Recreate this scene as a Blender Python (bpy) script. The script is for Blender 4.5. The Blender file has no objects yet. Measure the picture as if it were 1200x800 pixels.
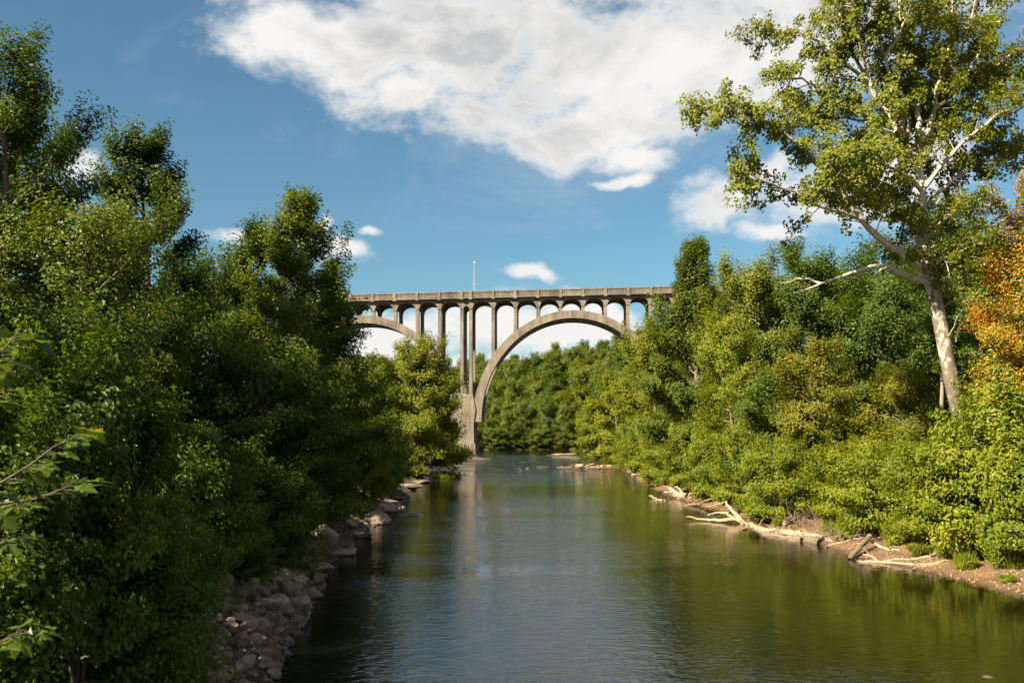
import bpy, bmesh, math, random
import numpy as np
from mathutils import Vector, noise as mnoise

SC = bpy.context.scene
COL = SC.collection
CAM_H = 6.0
FPX = 1167.0            # focal length in pixels of a 1200 px wide picture
R2 = math.radians

# ------------------------------------------------------------------ helpers
def link(o):
    COL.objects.link(o); return o

def tag(o, label=None, cat=None, group=None, kind=None):
    if label: o['label'] = label
    if cat: o['category'] = cat
    if group: o['group'] = group
    if kind: o['kind'] = kind
    return o

def empty(name, loc, rz=0.0):
    o = bpy.data.objects.new(name, None)
    o.empty_display_size = 0.3
    o.location = loc; o.rotation_euler = (0, 0, rz)
    return link(o)

def np_mesh(name, V, F, mat, smooth=False, mats=None, midx=None):
    """V (n,3); F list of (m,k) int arrays, one per polygon size."""
    if not isinstance(F, list): F = [F]
    F = [f for f in F if len(f)]
    me = bpy.data.meshes.new(name)
    V = np.ascontiguousarray(V, dtype=np.float32)
    me.vertices.add(len(V)); me.vertices.foreach_set('co', V.ravel())
    nl = sum(f.size for f in F); npoly = sum(len(f) for f in F)
    me.loops.add(nl); me.polygons.add(npoly)
    li = np.concatenate([f.ravel() for f in F]).astype(np.int32)
    tot = np.concatenate([np.full(len(f), f.shape[1], np.int32) for f in F])
    st = np.concatenate([[0], np.cumsum(tot)[:-1]]).astype(np.int32)
    me.loops.foreach_set('vertex_index', li)
    me.polygons.foreach_set('loop_start', st)
    me.polygons.foreach_set('loop_total', tot)
    me.update(calc_edges=True)
    me.validate()
    me.polygons.foreach_set('use_smooth', np.full(npoly, bool(smooth)))
    for m in (mats or [mat]): me.materials.append(m)
    if midx is not None: me.polygons.foreach_set('material_index', midx.astype(np.int32))
    return me

def obj(name, me, parent=None):
    o = bpy.data.objects.new(name, me); link(o)
    if parent is not None: o.parent = parent
    return o

class MB:
    """collects boxes, prisms and tubes into one mesh"""
    def __init__(s): s.V = []; s.Q = []; s.P = []; s.n = 0
    def add(s, V, Q=None, P=None):
        V = np.asarray(V, float)
        if Q is not None and len(Q): s.Q.append(np.asarray(Q, int) + s.n)
        for p in (P or []): s.P.append([i + s.n for i in p])
        s.V.append(V); s.n += len(V)
    def box(s, x0, x1, y0, y1, z0, z1, shear=0.0):
        V = [(x, y, z + shear * x) for z in (z0, z1) for x, y in ((x0, y0), (x1, y0), (x1, y1), (x0, y1))]
        s.add(V, [(0, 3, 2, 1), (4, 5, 6, 7), (0, 1, 5, 4), (1, 2, 6, 5), (2, 3, 7, 6), (3, 0, 4, 7)])
    def frustum(s, a, b):
        """a, b = (x0,x1,y0,y1,z)"""
        V = []
        for (x0, x1, y0, y1, z) in (a, b): V += [(x0, y0, z), (x1, y0, z), (x1, y1, z), (x0, y1, z)]
        s.add(V, [(0, 3, 2, 1), (4, 5, 6, 7), (0, 1, 5, 4), (1, 2, 6, 5), (2, 3, 7, 6), (3, 0, 4, 7)])
    def tube(s, pts, rad, k=6, cap=True):
        V, Q, P = tube_arrays(np.asarray(pts, float), np.asarray(rad, float), k)
        s.add(V, Q, P if cap else None)
    def mesh(s, name, mat, smooth=False):
        V = np.concatenate(s.V)
        F = [np.concatenate(s.Q)] if s.Q else []
        by = {}
        for p in s.P: by.setdefault(len(p), []).append(p)
        F += [np.array(v) for v in by.values()]
        return np_mesh(name, V, F, mat, smooth)
    def build(s, name, mat, parent=None, smooth=False):
        return obj(name, s.mesh(name, mat, smooth), parent)

def tube_arrays(P, R, k):
    n = len(P)
    T = np.gradient(P, axis=0); T /= np.linalg.norm(T, axis=1)[:, None] + 1e-9
    ref = np.array([0, 0, 1.0]) if abs(T[:, 2]).mean() < .85 else np.array([1.0, 0, 0])
    A = np.cross(T, ref); A /= np.linalg.norm(A, axis=1)[:, None] + 1e-9
    B = np.cross(T, A)
    th = np.arange(k) * 2 * math.pi / k
    V = P[:, None, :] + R[:, None, None] * (np.cos(th)[None, :, None] * A[:, None, :] + np.sin(th)[None, :, None] * B[:, None, :])
    i = np.arange(n - 1)[:, None] * k; j = np.arange(k)[None, :]; j2 = (j + 1) % k
    Q = np.stack([i + j, i + j2, i + k + j2, i + k + j], -1).reshape(-1, 4)
    return V.reshape(-1, 3), Q, [list(range(k)), list(range((n - 1) * k, n * k))[::-1]]

def lerp(a, b, t): return a + (b - a) * t
def sstep(a, b, x):
    t = np.clip((x - a) / (b - a), 0, 1); return t * t * (3 - 2 * t)
def at(px, Y): return (px - 600.0) / FPX * Y
def zat(py, Y): return CAM_H + (506.0 - py) / FPX * Y

# ------------------------------------------------------------------ materials
def new_mat(name):
    m = bpy.data.materials.new(name); m.use_nodes = True
    nt = m.node_tree; nt.nodes.clear()
    out = nt.nodes.new('ShaderNodeOutputMaterial')
    return m, nt, out

class NT:
    def __init__(s, nt): s.nt = nt
    def n(s, t, **kw):
        nd = s.nt.nodes.new(t)
        for k, v in kw.items(): setattr(nd, k, v)
        return nd
    def l(s, a, b): s.nt.links.new(a, b)
    def val(s, sock, v):
        if hasattr(v, 'links') or isinstance(v, bpy.types.NodeSocket): s.l(v, sock)
        else: sock.default_value = v
    def math(s, op, a, b=None, c=None, clamp=False):
        nd = s.n('ShaderNodeMath', operation=op, use_clamp=clamp)
        s.val(nd.inputs[0], a)
        if b is not None: s.val(nd.inputs[1], b)
        if c is not None: s.val(nd.inputs[2], c)
        return nd.outputs[0]
    def vmath(s, op, a, b=None, c=None):
        nd = s.n('ShaderNodeVectorMath', operation=op)
        s.val(nd.inputs[0], a)
        if b is not None: s.val(nd.inputs[1], b)
        if c is not None: s.val(nd.inputs[2], c)
        return nd.outputs['Value'] if op in ('LENGTH', 'DOT_PRODUCT', 'DISTANCE') else nd.outputs[0]
    def noise(s, vec, scale, detail=4, rough=.55, dist=0.0):
        nd = s.n('ShaderNodeTexNoise'); s.l(vec, nd.inputs['Vector'])
        nd.inputs['Scale'].default_value = scale; nd.inputs['Detail'].default_value = detail
        nd.inputs['Roughness'].default_value = rough; nd.inputs['Distortion'].default_value = dist
        return nd.outputs['Fac']
    def mapr(s, v, a, b, c=0.0, d=1.0, smooth=True):
        nd = s.n('ShaderNodeMapRange'); nd.interpolation_type = 'SMOOTHSTEP' if smooth else 'LINEAR'
        s.val(nd.inputs[0], v)
        for i, q in zip((1, 2, 3, 4), (a, b, c, d)): nd.inputs[i].default_value = q
        return nd.outputs[0]
    def mix(s, f, a, b, blend='MIX'):
        nd = s.n('ShaderNodeMix', data_type='RGBA', blend_type=blend)
        s.val(nd.inputs[0], f)
        for i, q in ((6, a), (7, b)):
            if isinstance(q, tuple): nd.inputs[i].default_value = (*q[:3], 1)
            else: s.l(q, nd.inputs[i])
        return nd.outputs[2]
    def ramp(s, f, stops):
        nd = s.n('ShaderNodeValToRGB'); e = nd.color_ramp.elements
        while len(e) < len(stops): e.new(.5)
        for q, (p, c) in zip(e, stops): q.position = p; q.color = (*c, 1)
        s.l(f, nd.inputs[0]); return nd.outputs[0]
    def bump(s, h, strength=.5, dist=.1):
        nd = s.n('ShaderNodeBump'); nd.inputs['Strength'].default_value = strength; nd.inputs['Distance'].default_value = dist
        s.l(h, nd.inputs['Height']); return nd.outputs[0]

def leaf_mat(name, dark, mid, light, accent=None, acc=0.0, trans=.42, rough=.5):
    m, nt, out = new_mat(name); g = NT(nt)
    geo = g.n('ShaderNodeNewGeometry'); oi = g.n('ShaderNodeObjectInfo'); tc = g.n('ShaderNodeTexCoord')
    rnd = geo.outputs['Random Per Island']
    big = g.noise(tc.outputs['Object'], .33, 3, .55)
    f = g.math('ADD', g.math('MULTIPLY', rnd, .55), g.math('MULTIPLY', g.mapr(big, .3, .7), .5))
    f = g.math('ADD', f, g.math('MULTIPLY_ADD', oi.outputs['Random'], .2, -.12))
    c = g.ramp(f, [(0.05, dark), (.5, mid), (1.0, light)])
    if accent:
        n2 = g.noise(tc.outputs['Object'], .55, 3, .6)
        a = g.math('GREATER_THAN', g.math('ADD', g.math('MULTIPLY', g.math('FRACT', g.math('MULTIPLY', rnd, 37.3)), .5), g.math('MULTIPLY', n2, 1.0)), 1.25 - acc)
        c = g.mix(a, c, accent)
    p = g.n('ShaderNodeBsdfPrincipled'); g.l(c, p.inputs['Base Color'])
    p.inputs['Roughness'].default_value = rough; p.inputs['Specular IOR Level'].default_value = .32
    tr = g.n('ShaderNodeBsdfTranslucent')
    hs = g.n('ShaderNodeHueSaturation'); hs.inputs['Hue'].default_value = .485; hs.inputs['Saturation'].default_value = 1.1
    hs.inputs['Value'].default_value = 1.25; g.l(c, hs.inputs['Color']); g.l(hs.outputs[0], tr.inputs['Color'])
    mx = g.n('ShaderNodeMixShader'); mx.inputs[0].default_value = trans
    g.l(p.outputs[0], mx.inputs[1]); g.l(tr.outputs[0], mx.inputs[2]); g.l(mx.outputs[0], out.inputs[0])
    return m

M = {}
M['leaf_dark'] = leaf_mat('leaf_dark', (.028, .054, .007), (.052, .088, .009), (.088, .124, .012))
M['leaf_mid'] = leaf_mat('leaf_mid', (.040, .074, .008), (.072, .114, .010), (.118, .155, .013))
M['leaf_poplar'] = leaf_mat('leaf_poplar', (.046, .076, .009), (.088, .122, .011), (.145, .172, .016))
M['leaf_yellow'] = leaf_mat('leaf_yellow', (.080, .104, .006), (.136, .158, .008), (.195, .205, .012), (.25, .18, .012), .10)
M['leaf_bright'] = leaf_mat('leaf_bright', (.088, .120, .006), (.150, .182, .008), (.210, .225, .012), (.26, .21, .016), .06)
M['leaf_syc'] = leaf_mat('leaf_syc', (.075, .100, .009), (.138, .162, .013), (.20, .212, .020), (.25, .18, .03), .08)
M['leaf_olive'] = leaf_mat('leaf_olive', (.085, .094, .008), (.150, .150, .010), (.21, .19, .014), (.30, .13, .014), .13)
M['leaf_orange'] = leaf_mat('leaf_orange', (.24, .13, .010), (.42, .19, .014), (.50, .27, .018), (.14, .165, .012), .46)
M['leaf_hill'] = leaf_mat('leaf_hill', (.058, .092, .013), (.100, .138, .017), (.150, .175, .022))
M['leaf_vine'] = leaf_mat('leaf_vine', (.085, .122, .008), (.145, .180, .008), (.200, .215, .014), (.36, .21, .018), .16)
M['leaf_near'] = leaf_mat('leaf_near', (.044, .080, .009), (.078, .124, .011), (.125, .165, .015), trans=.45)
M['leaf_big'] = leaf_mat('leaf_big', (.055, .095, .018), (.095, .14, .022), (.14, .18, .024), (.28, .24, .02), .10, trans=.5, rough=.42)

def bark_mat(name, a, b, scale=3.0):
    m, nt, out = new_mat(name); g = NT(nt)
    tc = g.n('ShaderNodeTexCoord')
    mp = g.n('ShaderNodeMapping'); mp.inputs['Scale'].default_value = (1, 1, .22); g.l(tc.outputs['Object'], mp.inputs['Vector'])
    n1 = g.noise(mp.outputs[0], scale * 3, 6, .65, .4)
    c = g.ramp(n1, [(.3, a), (.7, b)])
    p = g.n('ShaderNodeBsdfPrincipled'); g.l(c, p.inputs['Base Color']); p.inputs['Roughness'].default_value = .9
    g.l(g.bump(n1, .7, .05), p.inputs['Normal']); g.l(p.outputs[0], out.inputs[0])
    return m
M['bark'] = bark_mat('bark', (.045, .034, .024), (.16, .125, .09))
M['bark_pale'] = bark_mat('bark_pale', (.11, .09, .068), (.27, .225, .175))
M['driftwood'] = bark_mat('driftwood', (.15, .105, .068), (.38, .29, .20), 4)
M['driftwood_dark'] = bark_mat('driftwood_dark', (.055, .040, .028), (.19, .145, .10), 4)

def syc_bark():
    m, nt, out = new_mat('sycamore_bark'); g = NT(nt)
    tc = g.n('ShaderNodeTexCoord'); ob = tc.outputs['Object']
    sep = g.n('ShaderNodeSeparateXYZ'); g.l(ob, sep.inputs[0])
    mp = g.n('ShaderNodeMapping'); mp.inputs['Scale'].default_value = (1, 1, .55); g.l(ob, mp.inputs['Vector'])
    n1 = g.noise(mp.outputs[0], 1.7, 5, .62, .8)
    n2 = g.noise(mp.outputs[0], 5.5, 4, .6, .5)
    low = g.mapr(sep.outputs[2], 2.0, 17.0, .20, -.16, smooth=False)
    f = g.math('ADD', g.math('ADD', g.math('MULTIPLY', n1, .72), g.math('MULTIPLY', n2, .28)), low)
    c = g.ramp(f, [(.40, (.40, .355, .295)), (.51, (.34, .29, .235)), (.54, (.10, .070, .048)), (.70, (.045, .030, .021))])
    fine = g.noise(mp.outputs[0], 22, 4, .6)
    c = g.mix(.25, c, g.ramp(fine, [(.3, (.05, .036, .026)), (.7, (.38, .33, .27))]))
    p = g.n('ShaderNodeBsdfPrincipled'); g.l(c, p.inputs['Base Color']); p.inputs['Roughness'].default_value = .8
    g.l(g.bump(f, .35, .05), p.inputs['Normal']); g.l(p.outputs[0], out.inputs[0])
    return m
M['syc_bark'] = syc_bark()

def concrete_mat():
    m, nt, out = new_mat('old_concrete'); g = NT(nt)
    tc = g.n('ShaderNodeTexCoord'); ob = tc.outputs['Object']
    mp = g.n('ShaderNodeMapping'); mp.inputs['Scale'].default_value = (1, 1, .12); g.l(ob, mp.inputs['Vector'])
    streak = g.noise(mp.outputs[0], 1.1, 7, .7)
    blot = g.noise(ob, .25, 5, .6)
    fine = g.noise(ob, 4, 5, .65)
    f = g.math('ADD', g.math('ADD', g.math('MULTIPLY', streak, .45), g.math('MULTIPLY', blot, .35)), g.math('MULTIPLY', fine, .2))
    c = g.ramp(f, [(.38, (.050, .041, .032)), (.5, (.132, .109, .084)), (.62, (.21, .18, .145))])
    p = g.n('ShaderNodeBsdfPrincipled'); g.l(c, p.inputs['Base Color']); p.inputs['Roughness'].default_value = .9
    g.l(g.bump(fine, .3, .05), p.inputs['Normal']); g.l(p.outputs[0], out.inputs[0])
    return m
M['concrete'] = concrete_mat()

def simple_mat(name, c, rough=.5, metal=0.0):
    m, nt, out = new_mat(name); g = NT(nt)
    tc = g.n('ShaderNodeTexCoord'); n1 = g.noise(tc.outputs['Object'], 6, 3)
    p = g.n('ShaderNodeBsdfPrincipled')
    g.l(g.ramp(n1, [(.3, tuple(x * .85 for x in c)), (.7, c)]), p.inputs['Base Color'])
    p.inputs['Roughness'].default_value = rough; p.inputs['Metallic'].default_value = metal
    g.l(p.outputs[0], out.inputs[0]); return m
M['galv'] = simple_mat('galvanised_steel', (.34, .36, .38), .5, .3)
M['lens'] = simple_mat('lamp_lens', (.75, .75, .72), .2)

def rock_mat(name, a, b, c_):
    m, nt, out = new_mat(name); g = NT(nt)
    tc = g.n('ShaderNodeTexCoord'); oi = g.n('ShaderNodeObjectInfo'); geo = g.n('ShaderNodeNewGeometry')
    v = g.vmath('ADD', tc.outputs['Object'], g.vmath('SCALE', oi.outputs['Location'], None))
    n1 = g.noise(tc.outputs['Object'], 2.2, 7, .68)
    f = g.math('ADD', n1, g.math('MULTIPLY_ADD', oi.outputs['Random'], .34, -.17))
    c = g.ramp(f, [(.3, a), (.5, b), (.72, c_)])
    sep = g.n('ShaderNodeSeparateXYZ'); g.l(geo.outputs['Position'], sep.inputs[0])
    wet = g.mapr(sep.outputs[2], .02, .14, .38, 1.0)
    c = g.mix(1.0, c, g.n_rgb(wet), 'MULTIPLY')
    p = g.n('ShaderNodeBsdfPrincipled'); g.l(c, p.inputs['Base Color'])
    g.l(g.mapr(sep.outputs[2], .02, .14, .25, .88), p.inputs['Roughness'])
    g.l(g.bump(g.noise(tc.outputs['Object'], 7, 6, .7), .6, .06), p.inputs['Normal'])
    g.l(p.outputs[0], out.inputs[0]); return m
def n_rgb(self, v):
    nd = self.n('ShaderNodeCombineColor')
    for i in range(3): self.l(v, nd.inputs[i])
    return nd.outputs[0]
NT.n_rgb = n_rgb
M['rock'] = rock_mat('rubble_rock', (.062, .044, .030), (.150, .110, .078), (.26, .205, .155))
M['stone_pale'] = rock_mat('river_stone', (.11, .078, .052), (.21, .155, .105), (.34, .27, .20))

# ------------------------------------------------------------------ terrain
LY = np.array([-80, 0, 15, 24, 36, 49, 62, 75, 92, 109, 125, 160, 200, 235, 262, 290, 300, 312, 325, 2000.])
LX = np.array([-6.5, -5.8, -5.8, -6.0, -7.4, -8.7, -9.0, -8.6, -9.6, -10.6, -11.3, -13.6, -16, -11, -8.6, -12, -20, -70, -500, -500.])
RY = np.array([-80, 0, 20, 30, 36, 45, 54, 64, 75, 88, 101, 125, 149, 167, 220, 292, 330, 2000.])
RX = np.array([24, 22, 20.5, 19.3, 18.4, 17.0, 15.9, 15.0, 15.2, 14.6, 14.9, 15.6, 17, 18, 22, 26, 30, 30.])
def wob(x, y, s, k=0):
    return np.sin(x * s * 1.3 + 1.7 * np.sin(y * s * .9 + k) + k) * np.cos(y * s * 1.1 + 1.3 * np.sin(x * s * .7 + 2 * k))
def shore(x, y):
    """distance to the water line: <0 in the river, sign of the nearer bank"""
    l = np.interp(y, LY, LX) - x; r = x - np.interp(y, RY, RX); f = (y - 337 - 3 * np.sin(x * .09)) * 1.0
    l = l + .45 * wob(x, y, .45, 1); r = r + .55 * wob(x, y, .4, 2)
    f = np.where(x < np.interp(y, RY, RX) + 30, f, -99)
    d = np.maximum(np.maximum(l, r), f)
    return d, np.where(l >= d, -1, np.where(r >= d, 1, 2))
BARS = [(13.0, 166, 7.0, 4.0, .5), (5.5, 172, 3.0, 2.5, .14), (11.5, 256, 7.0, 3.5, .12), (24, 258, 5, 10, .35), (-10.5, 220, 7.5, 16, .55), (2, 200, 3, 4, .1)]
def ground(x, y):
    x = np.asarray(x, float); y = np.asarray(y, float)
    d, side = shore(x, y)
    bed = -1.4 * (1 - np.exp(np.minimum(d, 0) / 2.5)) - .05
    for bx, by, sx, sy, h in BARS:
        e = ((x - bx) / sx) ** 2 + ((y - by) / sy) ** 2
        bed = np.maximum(bed, -1.4 + (1.4 + h) * np.exp(-e * .55) + .07 * wob(x, y, 1.1, 4))
    dp = np.maximum(d, 0)
    left = 3.4 * (1 - np.exp(-dp / 5.5)) + .17 * np.clip(dp - 5, 0, 40)
    right = np.where(dp < 4, .17 * dp, .68 + 2.6 * (1 - np.exp(-(dp - 4) / 5.0))) + .03 * np.minimum(dp, 80)
    far = 2.2 * (1 - np.exp(-dp / 1.3)) + .02 * np.minimum(dp, 60)
    h = np.where(side < 0, left, np.where(side == 1, right, far))
    h = h + np.minimum(dp, 6) / 6 * (.35 * wob(x, y, .21, 3) + .12 * wob(x, y, .8, 5))
    # valley sides and the hill beyond the bridge
    h = h + 38 * sstep(55, 150, np.abs(x - 4)) * sstep(0, 40, y + 60) * sstep(5, 40, dp) * (1 - .9 * sstep(275, 325, y))
    h = h + sstep(352, 510, y) * (22 + 3 * np.sin(x * .017 + 1.1) + 12 * sstep(15, 80, x) + 2 * np.sin(x * .06)) * np.where(np.abs(x) < 1e9, 1, 0)
    return np.where(d < 0, bed, np.maximum(h, .16 * np.minimum(dp, 1.5)))
def gz(x, y): return float(ground(x, y))

def hit(px, py, lo=12.0, hi=420.0):
    """distance at which the sight line through a picture point meets the bank or the water"""
    yy = np.arange(lo, hi, .08); g_ = np.maximum(ground(at(px, yy), yy), 0.0)
    k = np.nonzero(zat(py, yy) <= g_)[0]
    return float(yy[k[0]]) if len(k) else hi

def axis(parts, lo, hi, grow=1.22):
    a = list(np.concatenate(parts)); s = a[-1] - a[-2]
    while a[-1] < hi: s *= grow; a.append(a[-1] + s)
    s = a[1] - a[0]; b = []
    x = a[0]
    while x > lo: s *= grow; x -= s; b.append(x)
    return np.array(b[::-1] + a)
gx = axis([np.arange(-26, 32, .6)], -3500, 3500)
gy = axis([np.arange(4, 130, .8), np.arange(130, 360, 2.0)], -900, 4000)
X, Y = np.meshgrid(gx, gy)
Z = ground(X, Y)
nx, ny = len(gx), len(gy)
I = (np.arange(ny - 1)[:, None] * nx + np.arange(nx - 1)[None, :])
F = np.stack([I, I + 1, I + nx + 1, I + nx], -1).reshape(-1, 4)

def ground_mat():
    m, nt, out = new_mat('bank_soil'); g = NT(nt)
    geo = g.n('ShaderNodeNewGeometry'); pos = geo.outputs['Position']
    sep = g.n('ShaderNodeSeparateXYZ'); g.l(pos, sep.inputs[0]); z = sep.outputs[2]
    n1 = g.noise(pos, .8, 6, .6); n2 = g.noise(pos, 6, 6, .65)
    sand = g.ramp(g.math('ADD', g.math('MULTIPLY', n1, .55), g.math('MULTIPLY', n2, .45)), [(.34, (.060, .032, .015)), (.5, (.150, .082, .039)), (.66, (.26, .16, .085))])
    soil = g.ramp(n2, [(.3, (.028, .026, .012)), (.6, (.06, .06, .022)), (.8, (.10, .08, .04))])
    f = g.math('MAXIMUM', g.mapr(g.math('ADD', z, g.math('MULTIPLY', g.math('SUBTRACT', n1, .5), 1.6)), .7, 1.5), g.mapr(sep.outputs[1], 285, 315))
    c = g.mix(f, sand, soil)
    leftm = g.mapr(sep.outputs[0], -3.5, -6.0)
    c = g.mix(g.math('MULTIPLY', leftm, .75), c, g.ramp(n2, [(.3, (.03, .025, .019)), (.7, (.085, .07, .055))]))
    wet = g.mapr(z, .0, .16, .42, 1.0)
    c = g.mix(1.0, c, g.n_rgb(wet), 'MULTIPLY')
    p = g.n('ShaderNodeBsdfPrincipled'); g.l(c, p.inputs['Base Color'])
    g.l(g.mapr(z, 0, .16, .35, .95), p.inputs['Roughness'])
    g.l(g.bump(g.noise(pos, 3, 9, .72), 1.0, .3), p.inputs['Normal'])
    g.l(p.outputs[0], out.inputs[0]); return m
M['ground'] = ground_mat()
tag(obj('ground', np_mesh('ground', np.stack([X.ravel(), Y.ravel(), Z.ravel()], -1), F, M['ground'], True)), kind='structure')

def water_mat():
    m, nt, out = new_mat('river_water'); g = NT(nt)
    geo = g.n('ShaderNodeNewGeometry'); pos = geo.outputs['Position']
    sep = g.n('ShaderNodeSeparateXYZ'); g.l(pos, sep.inputs[0]); y = sep.outputs[1]
    mp = g.n('ShaderNodeMapping'); mp.inputs['Scale'].default_value = (.62, 1.0, 1); g.l(pos, mp.inputs['Vector'])
    v = mp.outputs[0]
    a = g.noise(v, 1.3, 3, .55, .5)
    b = g.noise(v, 4.6, 3, .5, .4)
    # breezy patches on the surface, calm lanes between them
    patch = g.mapr(g.noise(v, .055, 3, .55, .6), .38, .62, .45, 1.3)
    mid = g.mapr(sep.outputs[0], 13.5, 5.0, .55, 1.0)
    patch = g.math('MULTIPLY', patch, mid)
    rif = g.math('MULTIPLY', g.mapr(y, 120, 165), g.mapr(y, 275, 235))
    rn = g.mapr(g.noise(pos, .12, 3, .6, .5), .40, .60)
    rif = g.math('MULTIPLY', rif, rn)
    h = g.math('ADD', g.math('MULTIPLY', a, .025), g.math('MULTIPLY', b, .021))
    h = g.math('MULTIPLY', h, patch)
    h = g.math('ADD', h, g.math('MULTIPLY', g.math('MULTIPLY', g.noise(pos, 1.9, 5, .7, .3), .34), rif))
    nd = g.n('ShaderNodeBump'); nd.inputs['Strength'].default_value = 1.0; nd.inputs['Distance'].default_value = 1.0
    g.l(h, nd.inputs['Height'])
    shallow = g.noise(pos, .15, 3, .5)
    col = g.mix(g.mapr(sep.outputs[0], 4, 15), (.0022, .0032, .0022), (.0075, .0056, .0012))
    p = g.n('ShaderNodeBsdfPrincipled'); g.l(col, p.inputs['Base Color'])
    p.inputs['Roughness'].default_value = .045; p.inputs['IOR'].default_value = 1.5
    g.l(nd.outputs[0], p.inputs['Normal']); g.l(p.outputs[0], out.inputs[0]); return m
M['water'] = water_mat()
wv = np.array([(-480, -80, 0), (60, -80, 0), (60, 350, 0), (-480, 350, 0)], float)
tag(obj('water', np_mesh('water', wv, np.array([[0, 1, 2, 3]]), M['water'])), kind='structure')

# ------------------------------------------------------------------ foliage
def leaves_mesh(name, C, N, D, S, mat, rng, width=.62, fold=.16):
    """one folded four-cornered leaf per row"""
    N = N / (np.linalg.norm(N, axis=1)[:, None] + 1e-9)
    D = D - (D * N).sum(1)[:, None] * N; D /= np.linalg.norm(D, axis=1)[:, None] + 1e-9
    Sd = np.cross(N, D)
    s = S[:, None]
    w = width * rng.uniform(.75, 1.2, len(S))[:, None]
    V = np.stack([C - D * s * .5, C + Sd * s * w * .5 + N * s * fold - D * s * .06, C + D * s * .5 - N * s * .10, C - Sd * s * w * .5 + N * s * fold - D * s * .06], 1).reshape(-1, 3)
    return np_mesh(name, V, np.arange(len(V)).reshape(-1, 4), mat)

def along(P, f):
    """point and direction at fraction f of polyline P"""
    x = f * (len(P) - 1); i = int(min(x, len(P) - 2)); t = x - i
    return P[i] + (P[i + 1] - P[i]) * t, (P[i + 1] - P[i]) / (np.linalg.norm(P[i + 1] - P[i]) + 1e-9)

def unit(v): return v / (np.linalg.norm(v) + 1e-9)

PROF = {
    'cone': lambda t: (1 - t) ** .75 * (.55 + .45 * min(1, t * 6 + .2)),
    'round': lambda t: max(.12, math.sqrt(max(0, 1 - (1.9 * t - .85) ** 2))),
    'upright': lambda t: max(.15, (.55 + .9 * t - 1.25 * t * t)),
    'dome': lambda t: max(.15, math.sqrt(max(0, 1 - t * t * .95))),
}

def branch_tufts(rng, P, L, cen, dirs, rads, tubes, r0, dens=1.5, tuft=.6, fmin=.16):
    """side shoots on limb P; adds tuft centres"""
    m = max(3, int(L * dens) + 1)
    for q in range(m):
        f = fmin + (1 - fmin) * (q + rng.uniform(.1, .9)) / m
        p, d = along(P, f)
        a = rng.choice([-1, 1]) * rng.uniform(.5, 1.15)
        ca, sa = math.cos(a), math.sin(a)
        dd = np.array([d[0] * ca - d[1] * sa, d[0] * sa + d[1] * ca, d[2] * .7 + rng.uniform(-.28, .4)])
        dd = unit(dd); l = L * rng.uniform(.22, .48) * (1.2 - f) + .45
        p2 = p + dd * l; mid = p + dd * l * .5 + np.array([0, 0, .06 * l])
        tubes.append((np.array([p, mid, p2]), np.array([r0 * .34 * (1.1 - f * .7), r0 * .2, .008])))
        for ff in ((.45, .8, 1.0) if l > .9 else (.7, 1.0)):
            cen.append(p + dd * l * ff + rng.normal(0, .10, 3)); dirs.append(dd); rads.append(tuft * rng.uniform(.7, 1.25))
    for ff in (.72, .88, 1.0):
        p, d = along(P, ff); cen.append(p + rng.normal(0, .08, 3)); dirs.append(d); rads.append(tuft * rng.uniform(.7, 1.2))

def grow(seed, H, R, prof='round', cb=.22, nl=26, e0=.15, e1=1.0, lean=(0, 0), tr=.2, tuft=.6, dens=1.5, wander=.25, stems=1, keep=None):
    rng = np.random.default_rng(seed)
    tubes, cen, dirs, rads = [], [], [], []
    pf = PROF[prof]
    for s in range(stems):
        n = 10; t = np.linspace(0, 1, n)
        hh = H * (1 if s == 0 else rng.uniform(.7, .95))
        if stems > 1:
            a = s * 2 * math.pi / stems + rng.uniform(-.5, .5); sp = R * .45 * (0 if s == 0 else 1)
            ln = (lean[0] + sp * math.cos(a), lean[1] + sp * math.sin(a))
        else: ln = lean
        P = np.stack([ln[0] * t ** 1.4 + wander * np.sin(t * 5 + s + seed) * t, ln[1] * t ** 1.4 + wander * np.cos(t * 4.3 + s * 2 + seed) * t, hh * .97 * t], 1)
        rr = tr * (1 - t) ** .85 + .015; rr[0] *= 1.35
        if stems > 1: rr *= .62
        tubes.append((P, rr))
        k = nl if stems == 1 else max(5, nl // stems)
        for i in range(k):
            tc = min(.985, ((i + rng.uniform(.2, .8)) / k) ** .92)
            tt = cb + (1 - cb) * tc
            p, d = along(P, tt)
            az = i * 2.399 + rng.normal(0, .35) + s
            L = max(.5, R * pf(tc) * rng.uniform(.72, 1.16)) * (1 if stems == 1 else .72)
            el = lerp(e0, e1, tc) + rng.normal(0, .14)
            hd = np.array([math.cos(az), math.sin(az), 0]); pts = [p]; q = p.copy(); st = L / 4 / max(.55, math.cos(el))
            for j in range(4):
                e = el + (.10 * (j - 1.2)) + rng.normal(0, .1); a2 = rng.normal(0, .18)
                hd = np.array([hd[0] * math.cos(a2) - hd[1] * math.sin(a2), hd[0] * math.sin(a2) + hd[1] * math.cos(a2), 0])
                q = q + (hd * math.cos(e) + np.array([0, 0, math.sin(e)])) * st; pts.append(q.copy())
            pts = np.array(pts); r0 = max(.02, tr * (1 - tt) ** .7 * .42 + .012)
            tubes.append((pts, np.linspace(r0, .012, 5)))
            branch_tufts(rng, pts, L, cen, dirs, rads, tubes, r0, dens, tuft)
        p, d = along(P, 1.0)
        for _ in range(4): cen.append(p + rng.normal(0, .25, 3)); dirs.append(d); rads.append(tuft * .8)
    C, D, Rr = np.array(cen), np.array(dirs), np.array(rads)
    if keep is not None:
        k = keep(C); C, D, Rr = C[k], D[k], Rr[k]
    return tubes, C, D, Rr

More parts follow.
